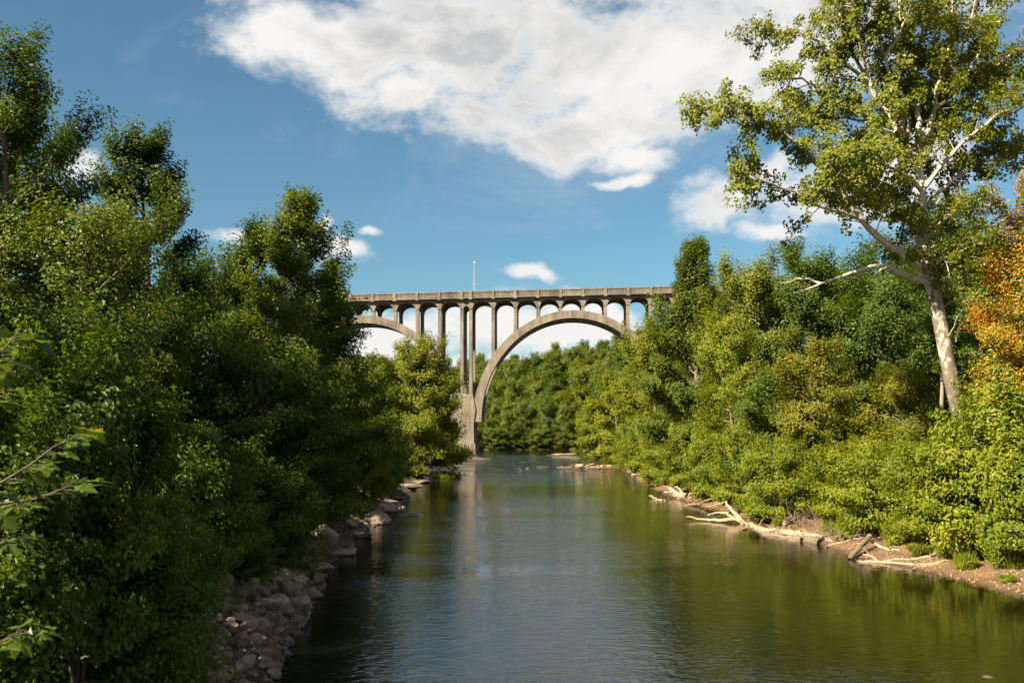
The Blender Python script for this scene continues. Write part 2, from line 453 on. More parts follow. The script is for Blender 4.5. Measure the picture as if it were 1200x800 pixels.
def tuft_leaves(rng, C, D, Rr, n, size, up=.75, flat=.42):
    w = Rr ** 2 * rng.uniform(.5, 1.5, len(Rr)); idx = rng.choice(len(C), n, p=w / w.sum())
    d = D[idx]; r = Rr[idx][:, None]
    side = np.cross(d, np.array([0, 0, 1.0])); side /= np.linalg.norm(side, axis=1)[:, None] + 1e-6
    upv = np.cross(side, d)
    g = rng.normal(0, 1, (n, 3)); gl = np.linalg.norm(g, axis=1)[:, None]; g = g / gl * np.minimum(gl, 1.9) * .58
    pos = C[idx] + r * (d * g[:, :1] * 1.45 + side * g[:, 1:2] * .85 + upv * g[:, 2:] * flat * 1.6)
    ax = C.mean(0); o = pos - ax; o[:, 2] *= .4; o /= np.linalg.norm(o, axis=1)[:, None] + 1e-6
    N = np.array([0, 0, up * .8]) + .85 * o + rng.normal(0, .42, (n, 3))
    Dn = d * .5 + side * g[:, 1:2] * .9 + rng.normal(0, .5, (n, 3)) + np.array([0, 0, -.25])
    S = size * rng.uniform(.6, 1.3, n)
    return pos, N, Dn, S

def trunk_mesh(name, tubes, mat, rmin=0.0, k0=9):
    mb = MB()
    for i, (P, R) in enumerate(tubes):
        if R[0] < rmin: continue
        k = k0 if R[0] > .12 else (6 if R[0] > .04 else 4)
        mb.tube(P, R, k, True)
    return mb.mesh(name, mat, True)

def tree_meshes(seed, H, R, leafmat, nleaf, size, barkmat='bark', rmin=0.0, up=.75, flat=.42, fit=False, **kw):
    tubes, C, D, Rr = grow(seed, H, R, **kw)
    if fit:                                   # bring the topmost spray down to the height asked for
        f = H / (np.sort(C[:, 2])[-6:].mean() + .3)
        C[:, 2] *= f
        for P, _ in tubes: P[:, 2] *= f
    rng = np.random.default_rng(seed + 999)
    p, N, Dn, S = tuft_leaves(rng, C, D, Rr, nleaf, size, up, flat)
    cr = leaves_mesh('crown', p, N, Dn, S, M[leafmat], rng)
    return trunk_mesh('trunk', tubes, M[barkmat], rmin), cr

def place_tree(meshes, name, label, cat, x, y, rz=0.0, s=1.0, sz=None, group=None, sink=.15):
    o = empty(name, (x, y, gz(x, y) - sink), rz)
    o.scale = (s, s, sz or s)
    tag(o, label, cat, group)
    tm, cm = meshes
    obj('trunk', tm, o)
    obj('crown', cm, o)
    return o

def copy_tree(src, label, x, y, rz, s, sz=None, sink=.15, name=None):
    o = src.copy(); link(o); o.name = name or src.name.split('.')[0]
    o.location = (x, y, gz(x, y) - sink); o.rotation_euler = (0, 0, rz); o.scale = (s, s, sz or s); o['label'] = label
    for ch in src.children:
        c = ch.copy(); link(c); c.parent = o
    return o

def put(name, label, cat, px, Y, top, leafmat, nleaf, size, R, seed, group=None, dx=0.0, **kw):
    """a tree of its own whose top stands at picture height top when seen from the bank"""
    x = at(px, Y) + dx; H = zat(top, Y) - gz(x, Y) + .15
    return place_tree(tree_meshes(seed, H, R, leafmat, nleaf, size, fit=True, **kw), name, label, cat, x, Y, 0, 1, None, group)

GL = 'trees on the left bank'; GR = 'trees on the right bank'
# --- left bank
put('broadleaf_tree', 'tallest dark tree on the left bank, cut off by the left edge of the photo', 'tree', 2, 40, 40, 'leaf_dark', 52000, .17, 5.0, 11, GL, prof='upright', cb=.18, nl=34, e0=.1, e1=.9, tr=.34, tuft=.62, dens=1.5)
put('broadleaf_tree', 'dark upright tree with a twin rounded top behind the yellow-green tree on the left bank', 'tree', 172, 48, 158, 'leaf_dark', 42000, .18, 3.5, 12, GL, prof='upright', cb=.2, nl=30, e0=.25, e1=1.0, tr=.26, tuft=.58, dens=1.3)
put('broadleaf_tree', 'yellow-green bushy tree in front of the tallest dark tree on the left bank', 'tree', 105, 35, 235, 'leaf_poplar', 46000, .15, 4.0, 13, GL, prof='round', cb=.12, nl=30, e0=.05, e1=.9, tr=.22, tuft=.6)
put('broadleaf_tree', 'round-topped mid green tree between the twin-topped tree and the pointed poplar', 'tree', 240, 64, 288, 'leaf_mid', 40000, .20, 5.0, 14, GL, prof='dome', cb=.2, nl=28, e0=.2, e1=.9, tr=.26, tuft=.75)
pop = put('poplar_tree', 'pointed cone-shaped poplar standing highest on the left side of the bridge', 'tree', 348, 54, 224, 'leaf_poplar', 80000, .18, 5.8, 15, GL, prof='cone', cb=.06, nl=74, e0=-.05, e1=1.0, tr=.22, tuft=.52, dens=1.5)
put('poplar_tree', 'slender dark spire of a young poplar just left of the pointed poplar', 'tree', 292, 57, 262, 'leaf_dark', 20000, .18, 2.0, 16, GL, prof='upright', cb=.25, nl=22, e0=.5, e1=1.2, tr=.13, tuft=.45, dens=1.3)
put('poplar_tree', 'small leafy poplar whose top just covers the left end of the bridge deck', 'tree', 386, 60, 312, 'leaf_poplar', 20000, .19, 2.3, 17, GL, prof='cone', cb=.2, nl=24, e0=.3, e1=1.1, tr=.13, tuft=.5)
put('broadleaf_tree', 'round sunlit yellow-green tree standing just left of the tall bridge pier', 'tree', 486, 130, 396, 'leaf_yellow', 90000, .29, 7.0, 18, GL, prof='dome', cb=.02, nl=64, e0=-.05, e1=1.0, tr=.3, tuft=.8, dens=1.4)
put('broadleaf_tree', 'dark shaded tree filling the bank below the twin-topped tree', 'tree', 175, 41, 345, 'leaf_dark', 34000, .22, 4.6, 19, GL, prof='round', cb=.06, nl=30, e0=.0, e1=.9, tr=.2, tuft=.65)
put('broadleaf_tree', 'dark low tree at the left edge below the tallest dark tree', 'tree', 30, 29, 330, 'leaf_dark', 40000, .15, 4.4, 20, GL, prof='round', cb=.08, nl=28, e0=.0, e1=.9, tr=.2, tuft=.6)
put('broadleaf_tree', 'spreading dark green tree leaning over the rocks in front of the pointed poplar', 'tree', 268, 41, 400, 'leaf_mid', 40000, .19, 4.4, 21, GL, prof='dome', cb=.06, nl=32, e0=-.05, e1=.85, tr=.2, tuft=.6, lean=(1.6, .5), flat=.26)
put('broadleaf_tree', 'dark tree right of the pointed poplar with its foliage reaching towards the bridge', 'tree', 396, 82, 428, 'leaf_mid', 34000, .21, 4.6, 22, GL, prof='round', cb=.06, nl=28, e0=.0, e1=.9, tr=.22, tuft=.75)
put('broadleaf_tree', 'background tree closing the gap behind the pointed poplar', 'tree', 318, 84, 330, 'leaf_dark', 26000, .26, 5.5, 23, GL, prof='dome', cb=.1, nl=26, e0=.1, e1=.9, tr=.3, tuft=.9, dens=1.1)
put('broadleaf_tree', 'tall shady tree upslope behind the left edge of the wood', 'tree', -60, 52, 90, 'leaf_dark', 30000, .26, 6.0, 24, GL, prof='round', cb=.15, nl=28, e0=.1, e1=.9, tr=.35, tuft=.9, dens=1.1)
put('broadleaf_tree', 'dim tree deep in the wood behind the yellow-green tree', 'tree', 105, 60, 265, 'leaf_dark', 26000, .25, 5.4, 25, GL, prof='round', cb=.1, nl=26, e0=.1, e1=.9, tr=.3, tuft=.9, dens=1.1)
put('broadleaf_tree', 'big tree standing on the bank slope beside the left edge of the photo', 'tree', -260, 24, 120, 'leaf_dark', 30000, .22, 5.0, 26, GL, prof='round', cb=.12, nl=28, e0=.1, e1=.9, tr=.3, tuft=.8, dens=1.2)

# more of the same wood further up the left slope, outside the frame, whose shade lies over the near bank
SHADE = [o for o in bpy.data.objects if o.name.startswith('broadleaf_tree')]
for i, (x, y, k, s_) in enumerate([(-20, 10, 0, .68), (-19, 1, 3, .75), (-25, 20, 8, .95), (-28, 31, 9, .95)]):
    o = copy_tree(SHADE[k % len(SHADE)], 'tall wood tree up the left slope outside the photo', x, y, 1.1 * i, s_, s_ * 1.08); o['group'] = 'wood up the left slope'
# --- right bank
put('poplar_tree', 'tall pointed tree whose crown hides the right end of the bridge', 'tree', 815, 98, 284, 'leaf_poplar', 60000, .25, 6.4, 31, GR, prof='cone', cb=.05, nl=46, e0=.2, e1=1.2, tr=.34, tuft=.75, dens=1.25)
put('broadleaf_tree', 'yellow-green tree covering the right foot of the bridge arch', 'tree', 768, 128, 380, 'leaf_yellow', 40000, .28, 5.4, 32, GR, prof='dome', cb=.05, nl=34, e0=.1, e1=1.0, tr=.3, tuft=.85, dens=1.2)
put('broadleaf_tree', 'rounded bright tree directly right of the tall pointed tree', 'tree', 892, 88, 294, 'leaf_syc', 46000, .24, 5.6, 33, GR, prof='round', cb=.08, nl=34, e0=.15, e1=1.0, tr=.32, tuft=.8, dens=1.25)
put('broadleaf_tree', 'leafy tree below the bare white limb of the sycamore', 'tree', 960, 84, 280, 'leaf_mid', 42000, .23, 5.4, 34, GR, prof='round', cb=.08, nl=32, e0=.1, e1=1.0, tr=.3, tuft=.8, dens=1.25)
put('broadleaf_tree', 'dark green tree in the shade just left of the sycamore trunk', 'tree', 1030, 78, 308, 'leaf_mid', 40000, .22, 4.8, 35, GR, prof='round', cb=.08, nl=30, e0=.1, e1=1.0, tr=.28, tuft=.75, dens=1.25)
put('broadleaf_tree', 'tall dark tree behind the sycamore trunk', 'tree', 1105, 84, 250, 'leaf_dark', 36000, .26, 5.6, 36, GR, prof='round', cb=.1, nl=30, e0=.1, e1=1.0, tr=.32, tuft=.9, dens=1.1)
put('broadleaf_tree', 'mid green tree behind the orange maple', 'tree', 1190, 76, 280, 'leaf_mid', 30000, .26, 5.0, 37, GR, prof='round', cb=.1, nl=28, e0=.1, e1=1.0, tr=.3, tuft=.85, dens=1.1)
put('locust_tree', 'feathery light green tree with a bent dark trunk in front of the rounded bright tree', 'tree', 862, 78, 372, 'leaf_bright', 26000, .17, 3.4, 38, GR, prof='upright', cb=.35, nl=24, e0=.05, e1=.9, tr=.2, tuft=.6, lean=(-.9, 0), dens=1.2)
put('ash_tree', 'olive and rust tinged young tree midway between the feathery tree and the sycamore', 'tree', 962, 66, 400, 'leaf_olive', 30000, .17, 3.2, 39, GR, prof='dome', cb=.12, nl=28, e0=.2, e1=1.0, tr=.16, tuft=.55)
put('ash_tree', 'small yellowing tree at the left foot of the sycamore', 'tree', 1062, 60, 432, 'leaf_olive', 24000, .15, 2.5, 40, GR, prof='dome', cb=.12, nl=24, e0=.2, e1=1.0, tr=.12, tuft=.5)
put('broadleaf_tree', 'shaded green understorey tree left of the olive and rust tinged tree', 'tree', 908, 70, 438, 'leaf_mid', 26000, .18, 3.0, 41, GR, prof='dome', cb=.1, nl=24, e0=.1, e1=1.0, tr=.15, tuft=.6)
put('maple_tree', 'orange autumn maple at the right edge of the photo', 'tree', 1216, 50, 204, 'leaf_orange', 38000, .15, 2.6, 42, GR, prof='round', cb=.25, nl=52, e0=.0, e1=1.0, tr=.2, tuft=.62, dens=1.5)
put('broadleaf_tree', 'thin young tree with yellow-green leaves under the orange maple', 'tree', 1172, 54, 420, 'leaf_yellow', 16000, .15, 2.2, 43, GR, prof='dome', cb=.2, nl=20, e0=.2, e1=1.0, tr=.10, tuft=.5)
put('broadleaf_tree', 'pale willow-like tree by the water downstream of the bridge arch foot', 'tree', 722, 168, 440, 'leaf_bright', 26000, .32, 4.6, 44, GR, prof='dome', cb=.04, nl=28, e0=.1, e1=1.0, tr=.22, tuft=.9, dens=1.1)
put('broadleaf_tree', 'dark tree on the right bank under the end of the bridge arch', 'tree', 742, 205, 412, 'leaf_mid', 26000, .38, 6.0, 45, GR, prof='round', cb=.05, nl=28, e0=.1, e1=1.0, tr=.3, tuft=1.1, dens=1.0)
put('broadleaf_tree', 'low bright tree at the water edge furthest along the right bank', 'tree', 698, 236, 470, 'leaf_bright', 20000, .38, 4.8, 46, GR, prof='dome', cb=.03, nl=26, e0=.1, e1=1.0, tr=.22, tuft=1.0, dens=1.0)
for i, (px, Y, top, lab) in enumerate([
        (850, 135, 330, 'background tree behind the tall pointed tree on the right bank'),
        (925, 128, 325, 'background tree behind the rounded bright tree on the right bank'),
        (1005, 120, 320, 'background tree seen past the left side of the sycamore crown'),
        (1150, 112, 330, 'background tree seen between the sycamore trunk and the orange maple'),
        (1072, 100, 285, 'background tree filling the gap just left of the sycamore trunk'),
        (1045, 138, 330, 'distant tree seen through the gap left of the sycamore trunk'),
        (785, 165, 350, 'background tree standing upslope of the arch foot on the right bank')]):
    put('broadleaf_tree', lab, 'tree', px, Y, top, ['leaf_mid', 'leaf_hill'][i % 2], 16000, .38, 6.5, 60 + i, GR, prof='round', cb=.05, nl=24, e0=.1, e1=1.0, tr=.35, tuft=1.2, dens=.9)

# --- thin bare trunks right of the sycamore
def pole_trunk(px, Y, top, label, lean, seed, r=.13):
    x = at(px, Y); z0 = gz(x, Y) - .2; H = zat(top, Y) - z0; t = np.linspace(0, 1, 9)
    rng = np.random.default_rng(seed)
    o = empty('young_tree', (x, Y, z0)); tag(o, label, 'tree', 'thin trunks near the sycamore')
    P = np.stack([lean * t + .1 * np.sin(t * 6 + seed), .1 * np.cos(t * 5), H * t], 1)
    tubes = [(P, r * (1 - .7 * t))]; cen = []; dirs = []; rads = []
    for i in range(9):
        p, d = along(P, .5 + .055 * i); a = rng.uniform(0, 6.28)
        q = p + np.array([math.cos(a), math.sin(a), .5]) * rng.uniform(.7, 1.5)
        Q = np.array([p, (p + q) / 2 + [0, 0, .05], q]); tubes.append((Q, np.array([.035, .022, .01])))
        branch_tufts(rng, Q, 1.2, cen, dirs, rads, tubes, .03, 1.5, .4)
    obj('trunk', trunk_mesh('trunk', tubes, M['bark_pale']), o)
    p_, N, Dn, S = tuft_leaves(rng, np.array(cen), np.array(dirs), np.array(rads), 4200, .16)
    obj('crown', leaves_mesh('crown', p_, N, Dn, S, M['leaf_mid'], rng), o)
pole_trunk(1107, 58, 330, 'thin grey trunk close behind the left side of the sycamore', -.3, 3, .16)
pole_trunk(1176, 60, 320, 'thin grey trunk below the orange maple', -.5, 7, .14)

# ------------------------------------------------------------------ the sycamore
def sycamore():
    Y0 = 54.0; bx = at(1125, Y0); bz = gz(bx, Y0) - .25
    root = empty('sycamore_tree', (bx, Y0, bz))
    tag(root, 'great leaning sycamore with patchy white bark and bare white limbs on the right bank', 'tree', GR)
    rng = np.random.default_rng(77)
    def pl(pts, dy, wig=.0):
        """points (picture x, picture y) and depth offset along the limb"""
        n = len(pts); out = []
        for i, (a, b) in enumerate(pts):
            yy = Y0 + dy[0] + (dy[1] - dy[0]) * i / max(1, n - 1)
            out.append((at(a, yy) - bx, yy - Y0, zat(b, yy) - bz))
        P = np.array(out)
        # smooth resample
        t = np.arange(n); tt = np.linspace(0, n - 1, (n - 1) * 3 + 1)
        Q = np.stack([np.interp(tt, t, P[:, k]) for k in range(3)], 1)
        Q[1:-1] = (Q[:-2] + 2 * Q[1:-1] + Q[2:]) / 4
        if wig: Q[1:] += rng.normal(0, wig, Q[1:].shape)
        return Q
    def rad(n, a, b): return a + (b - a) * np.linspace(0, 1, n) ** .8
    T = pl([(1134, 530), (1130, 503), (1117, 455), (1108, 410), (1098, 360), (1089, 325), (1084, 290), (1079, 266), (1080, 224), (1075, 184), (1078, 168)], (0, .5))
    r = np.interp(np.linspace(0, 1, len(T)), [0, .12, .3, .55, .7, 1], [.56, .43, .385, .34, .27, .19])
    mb = MB(); mb.tube(T, r, 14); mb.build('trunk', M['syc_bark'], root, True)
    limbs = [
        ([(1089, 322), (1062, 300), (1039, 284), (1011, 258), (978, 215), (948, 178), (915, 152), (888, 138), (862, 131), (838, 122), (816, 130)], (0, -4.0), .25, .02),
        ([(1076, 184), (1060, 180), (1046, 168), (1021, 143), (1004, 128), (979, 119), (955, 100), (930, 88), (905, 92)], (.3, -2.5), .20, .02),
        ([(1058, 176), (1053, 154), (1039, 130), (1018, 98), (993, 77), (975, 60), (955, 46), (930, 38), (905, 40), (878, 44)], (.3, 1.5), .18, .02),
        ([(1062, 175), (1056, 140), (1044, 105), (1037, 66), (1030, 30), (1024, -10), (1018, -50)], (.3, -1.0), .16, .03),
        ([(1078, 168), (1088, 150), (1095, 130), (1112, 112), (1130, 95), (1147, 63), (1162, 40), (1180, 10)], (.5, 2.0), .22, .03),
        ([(1078, 168), (1074, 130), (1072, 90), (1078, 50), (1084, 10), (1080, -40), (1086, -90)], (.5, .8), .19, .03),
        ([(1095, 130), (1098, 100), (1108, 80), (1120, 70), (1138, 20), (1150, -30)], (.9, -2.5), .12, .02),
        ([(1082, 250), (1100, 225), (1125, 205), (1150, 190), (1180, 185), (1215, 170)], (.3, 5.0), .16, .02),
        ([(1080, 224), (1105, 190), (1135, 160), (1165, 135), (1200, 120), (1240, 110)], (.3, -3.0), .15, .02),
        ([(1086, 300), (1060, 250), (1030, 215), (1000, 190), (975, 178)], (.2, 6.0), .15, .02),
        ([(1080, 224), (1062, 205), (1040, 195), (1010, 180), (985, 185), (965, 195)], (.4, -5.5), .13, .02),
        ([(1075, 184), (1090, 160), (1100, 120), (1110, 70), (1115, 20), (1120, -40)], (.5, 6.5), .15, .02),
        ([(1018, 98), (1000, 60), (985, 20), (965, -20), (950, -60)], (.9, 3.0), .11, .02),
        ([(1037, 66), (1058, 30), (1070, 0), (1085, -30)], (-.3, -3.5), .1, .02),
        ([(1089, 322), (1105, 300), (1130, 290), (1150, 285), (1170, 290)], (0, -3.5), .09, .015),
        ([(1060, 182), (1035, 172), (1005, 165), (975, 150), (945, 140), (920, 120)], (.3, 4.0), .12, .015),
        ([(1021, 143), (1000, 140), (970, 140), (940, 125)], (-.6, 1.5), .09, .015),
        ([(1018, 98), (1010, 60), (1005, 20), (1000, -20)], (.9, -2.0), .10, .015),
        ([(1062, 175), (1068, 120), (1060, 70), (1055, 20), (1050, -30)], (.3, 5.0), .12, .02),
        ([(1130, 95), (1150, 90), (1170, 75), (1195, 60), (1220, 50)], (1.2, -1.5), .11, .02),
        ([(1088, 150), (1115, 150), (1145, 120), (1175, 95), (1210, 80)], (.6, 4.5), .12, .02),
        ([(1084, 290), (1100, 262), (1118, 250), (1140, 245), (1165, 240)], (.2, -4.0), .10, .015),
        ([(1081, 240), (1060, 240), (1040, 250), (1020, 240), (1000, 235)], (.2, 3.5), .09, .015),
        ([(1086, 310), (1075, 280), (1060, 270), (1050, 255), (1045, 240)], (.2, 3.0), .07, .015),
        ([(1086, 300), (1096, 285), (1105, 300), (1112, 318), (1115, 335)], (.0, -2.0), .06, .012),
        ([(1011, 258), (985, 250), (955, 240), (930, 225), (905, 215), (880, 205), (858, 200)], (-1.2, -4.5), .10, .015),
    ]
    cen, dirs, rads, tw = [], [], [], []
    lt = []
    for pts, dy, r0, r1 in limbs:
        P = pl(pts, dy, .05); lt.append(P)
        mb = MB(); mb.tube(P, rad(len(P), r0, r1), 8); mb.build('limb', M['syc_bark'], root, True)
        Lp = float(np.linalg.norm(np.diff(P, axis=0), axis=1).sum())
        m = max(6, int(Lp * 2.5)); f0 = .24 if r0 > .15 else .12
        for q in range(m):
            f = f0 + (1 - f0) * (q + rng.uniform(0, 1)) / m
            p, d = along(P, min(f, .999))
            v = rng.normal(0, 1, 3); v[2] = v[2] * .7 + .25; v = unit(unit(v) + d * .55)
            l = rng.uniform(.9, 2.7) * (1.25 - .65 * f)
            p2 = p + v * l; mid = p + v * l * .5 + rng.normal(0, .08, 3)
            B = np.array([p, mid, p2]); tw.append((B, np.array([.035, .022, .009])))
            for _ in range(int(2 + l * 1.6)):
                ff = rng.uniform(.35, 1.05); a, d2 = along(B, min(ff, .999))
                w = rng.normal(0, 1, 3); w[2] *= .6
                c = a + unit(w) * rng.uniform(.15, .75)
                tw.append((np.array([a, c]), np.array([.012, .006])))
                cen.append(c); dirs.append(unit(c - a)); rads.append(rng.uniform(.20, .42))
    # the dead, bare limb reaching out over the younger trees
    mb = MB()
    P = pl([(1088, 331), (1060, 322), (1032, 309), (997, 321), (962, 332), (934, 343)], (0, -2.5), .04)
    mb.tube(P, rad(len(P), .20, .035), 8)
    P2 = pl([(962, 332), (940, 325), (922, 332), (909, 330)], (-2.0, -2.6), .03); mb.tube(P2, rad(len(P2), .075, .02), 6)
    P3 = pl([(1040, 312), (1030, 318), (1016, 330)], (-1, -1.4), .02); mb.tube(P3, rad(len(P3), .05, .012), 6)
    mb.build('dead_limb', M['syc_bark'], root, True)['label'] = 'bare bleached limb without leaves'
    mb = MB()
    for pts in ([(1100, 365), (1112, 355), (1130, 352), (1150, 351), (1172, 350)], [(1140, 352), (1152, 365), (1162, 378), (1172, 380)],
                [(1107, 400), (1116, 388), (1122, 372), (1128, 362), (1142, 358)], [(1120, 400), (1124, 384), (1130, 376)]):
        P = pl(pts, (0, -1.5), .03); mb.tube(P, rad(len(P), .055, .012), 6)
    mb.build('dead_twig', M['bark_pale'], root, True)
    C, D, Rr = np.array(cen), np.array(dirs), np.array(rads)
    obj('branchlet', trunk_mesh('branchlet', tw, M['bark_pale']), root)
    p_, N, Dn, S = tuft_leaves(rng, C, D, Rr, 84000, .18, up=.45, flat=.6)
    obj('crown', leaves_mesh('crown', p_, N, Dn, S, M['leaf_syc'], rng, .85, .2), root)
sycamore()

# ------------------------------------------------------------------ shrubs
SHR = {}
def shrub_master(key, seed, H, R, mat, n, size, **kw):
    SHR[key] = (tree_meshes(seed, H, R, mat, n, size, prof='dome', stems=5, rmin=.0, tr=.07, **kw), H)
shrub_master('bright', 101, 5.0, 3.2, 'leaf_bright', 30000, .16, cb=.05, nl=40, e0=.05, e1=1.0, tuft=.5, dens=1.6, flat=.32)
shrub_master('bright2', 102, 4.6, 3.4, 'leaf_bright', 30000, .15, cb=.05, nl=45, e0=.0, e1=.9, tuft=.5, dens=1.6, flat=.32)
shrub_master('vine', 103, 4.2, 3.2, 'leaf_vine', 32000, .16, cb=.02, nl=45, e0=.0, e1=.9, tuft=.5, dens=1.6, flat=.32)
shrub_master('dim', 104, 4.5, 3.0, 'leaf_near', 28000, .14, cb=.05, nl=40, e0=.0, e1=.95, tuft=.46, dens=1.6)
shrub_master('yellow', 105, 4.5, 3.0, 'leaf_yellow', 28000, .15, cb=.05, nl=40, e0=.05, e1=1.0, tuft=.5, dens=1.6)
shrub_master('near', 106, 5.5, 2.6, 'leaf_near', 36000, .135, cb=.05, nl=46, e0=.1, e1=1.1, tuft=.42, dens=2.0, flat=.3)
SRC = {}
def shrub(key, x, y, h, rz, label, group, wide=1.0):
    meshes, H = SHR[key]; s = h / H
    if key not in SRC:
        SRC[key] = place_tree(meshes, 'shrub', label, 'shrub', x, y, rz, s * wide, s, group); o = SRC[key]
    else:
        o = copy_tree(SRC[key], label, x, y, rz, s * wide, s); o['group'] = group
    return o
GS = 'shrubs along the right bank'; GSL = 'shrubs along the left bank'
SR = [  # key, picture x, Y, top y, label
    ('vine', 1178, 44, 492, 'vine-covered shrub with yellow and rust leaves at the right edge, above the sandy strip'),
    ('bright', 1100, 46, 535, 'rounded bright green shrub right above the pile of bleached branches'),
    ('bright2', 1028, 51, 532, 'bright shrub overhanging the bank between the branch pile and the fallen log'),
    ('yellow', 1060, 56, 520, 'yellow-green shrub at the foot of the sycamore'),
    ('bright', 962, 56, 535, 'bright shrub behind the right end of the fallen log'),
    ('bright2', 915, 63, 526, 'bright green shrub above the middle of the fallen log'),
    ('yellow', 985, 66, 508, 'paler shrub on top of the bank below the olive and rust tinged tree'),
    ('bright', 872, 72, 518, 'tall bright shrub above the forked end of the fallen log'),
    ('bright2', 835, 82, 512, 'bright shrub hanging over the dark hollow in the right bank'),
    ('yellow', 905, 80, 495, 'yellowing shrub under the feathery tree'),
    ('bright', 802, 94, 510, 'bright shrub behind the bleached root stump'),
    ('bright2', 775, 108, 505, 'bright shrub at the bend of the right bank'),
    ('bright', 756, 126, 498, 'bright shrub before the low gravel spit on the right bank'),
    ('yellow', 830, 104, 488, 'yellow-green shrub at the foot of the tall pointed tree'),
    ('dim', 745, 145, 500, 'duller green shrub where the right bank meets the stony riffle'),
    ('vine', 1150, 51, 516, 'yellow-flecked shrub just right of the sycamore trunk foot'),
    ('bright', 1215, 41, 520, 'bright shrub cut off by the right edge of the photo'),
    ('bright2', 735, 162, 508, 'small bright shrub at the tip of the right bank by the stones'),
    ('dim', 940, 74, 490, 'darker shrub in the shade behind the bright bank shrubs'),
]
rs = random.Random(5)
for key, px, Y, top, lab in SR:
    x = at(px, Y); d = float(shore(x, Y)[0])
    dm = 2.9 if Y < 62 else 1.8
    if d < dm and top < 590: x += dm - d
    h = max(2.0, zat(top, Y) - gz(x, Y)) if top < 590 else 1.8
    shrub(key, x, Y, h, rs.uniform(0, 6.28), lab, GS, min(1.35, max(.9, 4.6 / h)))
SL = [
    ('near', 95, 18, 432, 'leafy shrub with a spiky top shoot near the left edge in the foreground'),
    ('near', 22, 15, 500, 'shady foreground shrub at the left edge'),
    ('near', 172, 23, 512, 'mid green shrub right of the spiky shrub above the rubble'),
    ('dim', 120, 20, 600, 'low dim shrub at the top of the rubble slope'),
    ('dim', 235, 31, 520, 'dark shrub between the foreground shrubs and the leaning tree'),
    ('dim', 300, 38, 548, 'dark shrub drooping over the upper rubble'),
    ('dim', 352, 47, 540, 'dark shrub overhanging the flat boulders'),
    ('dim', 398, 58, 520, 'green shrub above the block-shaped boulder'),
    ('yellow', 432, 72, 510, 'paler shrub reaching out over the boulders on the left bank'),
    ('yellow', 458, 90, 506, 'yellowish shrub on the left bank below the round sunlit tree'),
    ('dim', 446, 84, 520, 'dim shrub spilling over the paired tall boulders'),
    ('dim', 478, 106, 515, 'dark shrub nearest the left end of the riffle'),
    ('dim', 470, 150, 500, 'dark shrub under the round sunlit tree'),
    ('dim', 505, 165, 505, 'shrub at the water line beside the pier sandbar'),
    ('dim', 60, 24, 640, 'low ground shrub at the bottom left corner'),
    ('near', 200, 27, 610, 'small shrub at the top edge of the rubble'),
    ('near', 285, 33, 598, 'drooping shrub hanging over the middle of the rubble slope'),
    ('dim', 170, 22.5, 690, 'low leafy clump creeping over the bottom of the rubble'),
    ('near', 330, 43, 590, 'leafy shrub hanging over the upper end of the rubble'),
]
for key, px, Y, top, lab in SL:
    x = at(px, Y); d = float(shore(x, Y)[0])
    if d < 2.2: x -= 2.2 - d
    h = max(1.6, zat(top, Y) - gz(x, Y))
    shrub(key, x, Y, h, rs.uniform(0, 6.28), lab, GSL, min(1.3, max(.8, 4.2 / h)))

# ------------------------------------------------------------------ ground cover
def cover():
    rng = np.random.default_rng(4); n = 170000
    y = 12 + 110 * rng.random(n) ** 1.7; side = rng.random(n) < .55
    d = np.where(side, 2.3 + 14 * rng.random(n) ** 1.5, 4.2 + 15 * rng.random(n) ** 1.4)
    x = np.where(side, np.interp(y, LY, LX) - d, np.interp(y, RY, RX) + d)
    dens = wob(x, y, .9, 7) + .7 * wob(x, y, 2.1, 9) + rng.normal(0, .4, n)
    k = dens > -.1; x, y, dens = x[k], y[k], dens[k]
    z = ground(x, y) + rng.random(len(x)) ** 1.2 * (.15 + .35 * np.clip(dens, 0, 1))
    m = len(x)
    N = np.array([0, 0, 1.0]) + rng.normal(0, .5, (m, 3))
    me = leaves_mesh('ground_cover', np.stack([x, y, z], 1), N, rng.normal(0, 1, (m, 3)), rng.uniform(.08, .19, m), M['leaf_mid'], rng)
    tag(obj('ground_cover', me), 'low leafy undergrowth covering the soil of both banks', 'undergrowth', kind='stuff')
    n = 15000
    y = 31 + 60 * rng.random(n) ** 1.6; x = np.interp(y, RY, RX) + .35 + 6 * rng.random(n)
    me = leaves_mesh('leaf_litter', np.stack([x, y, ground(x, y) + .02], 1), np.array([0, 0, 1.0]) + rng.normal(0, .35, (n, 3)), rng.normal(0, 1, (n, 3)), rng.uniform(.035, .11, n), M['litter'], rng)
    tag(obj('leaf_litter', me), 'pale fallen leaves scattered over the sandy right bank', 'fallen leaves', kind='stuff')
M['litter'] = leaf_mat('leaf_litter', (.16, .09, .04), (.32, .20, .09), (.52, .38, .2), trans=.1, rough=.8)
cover()
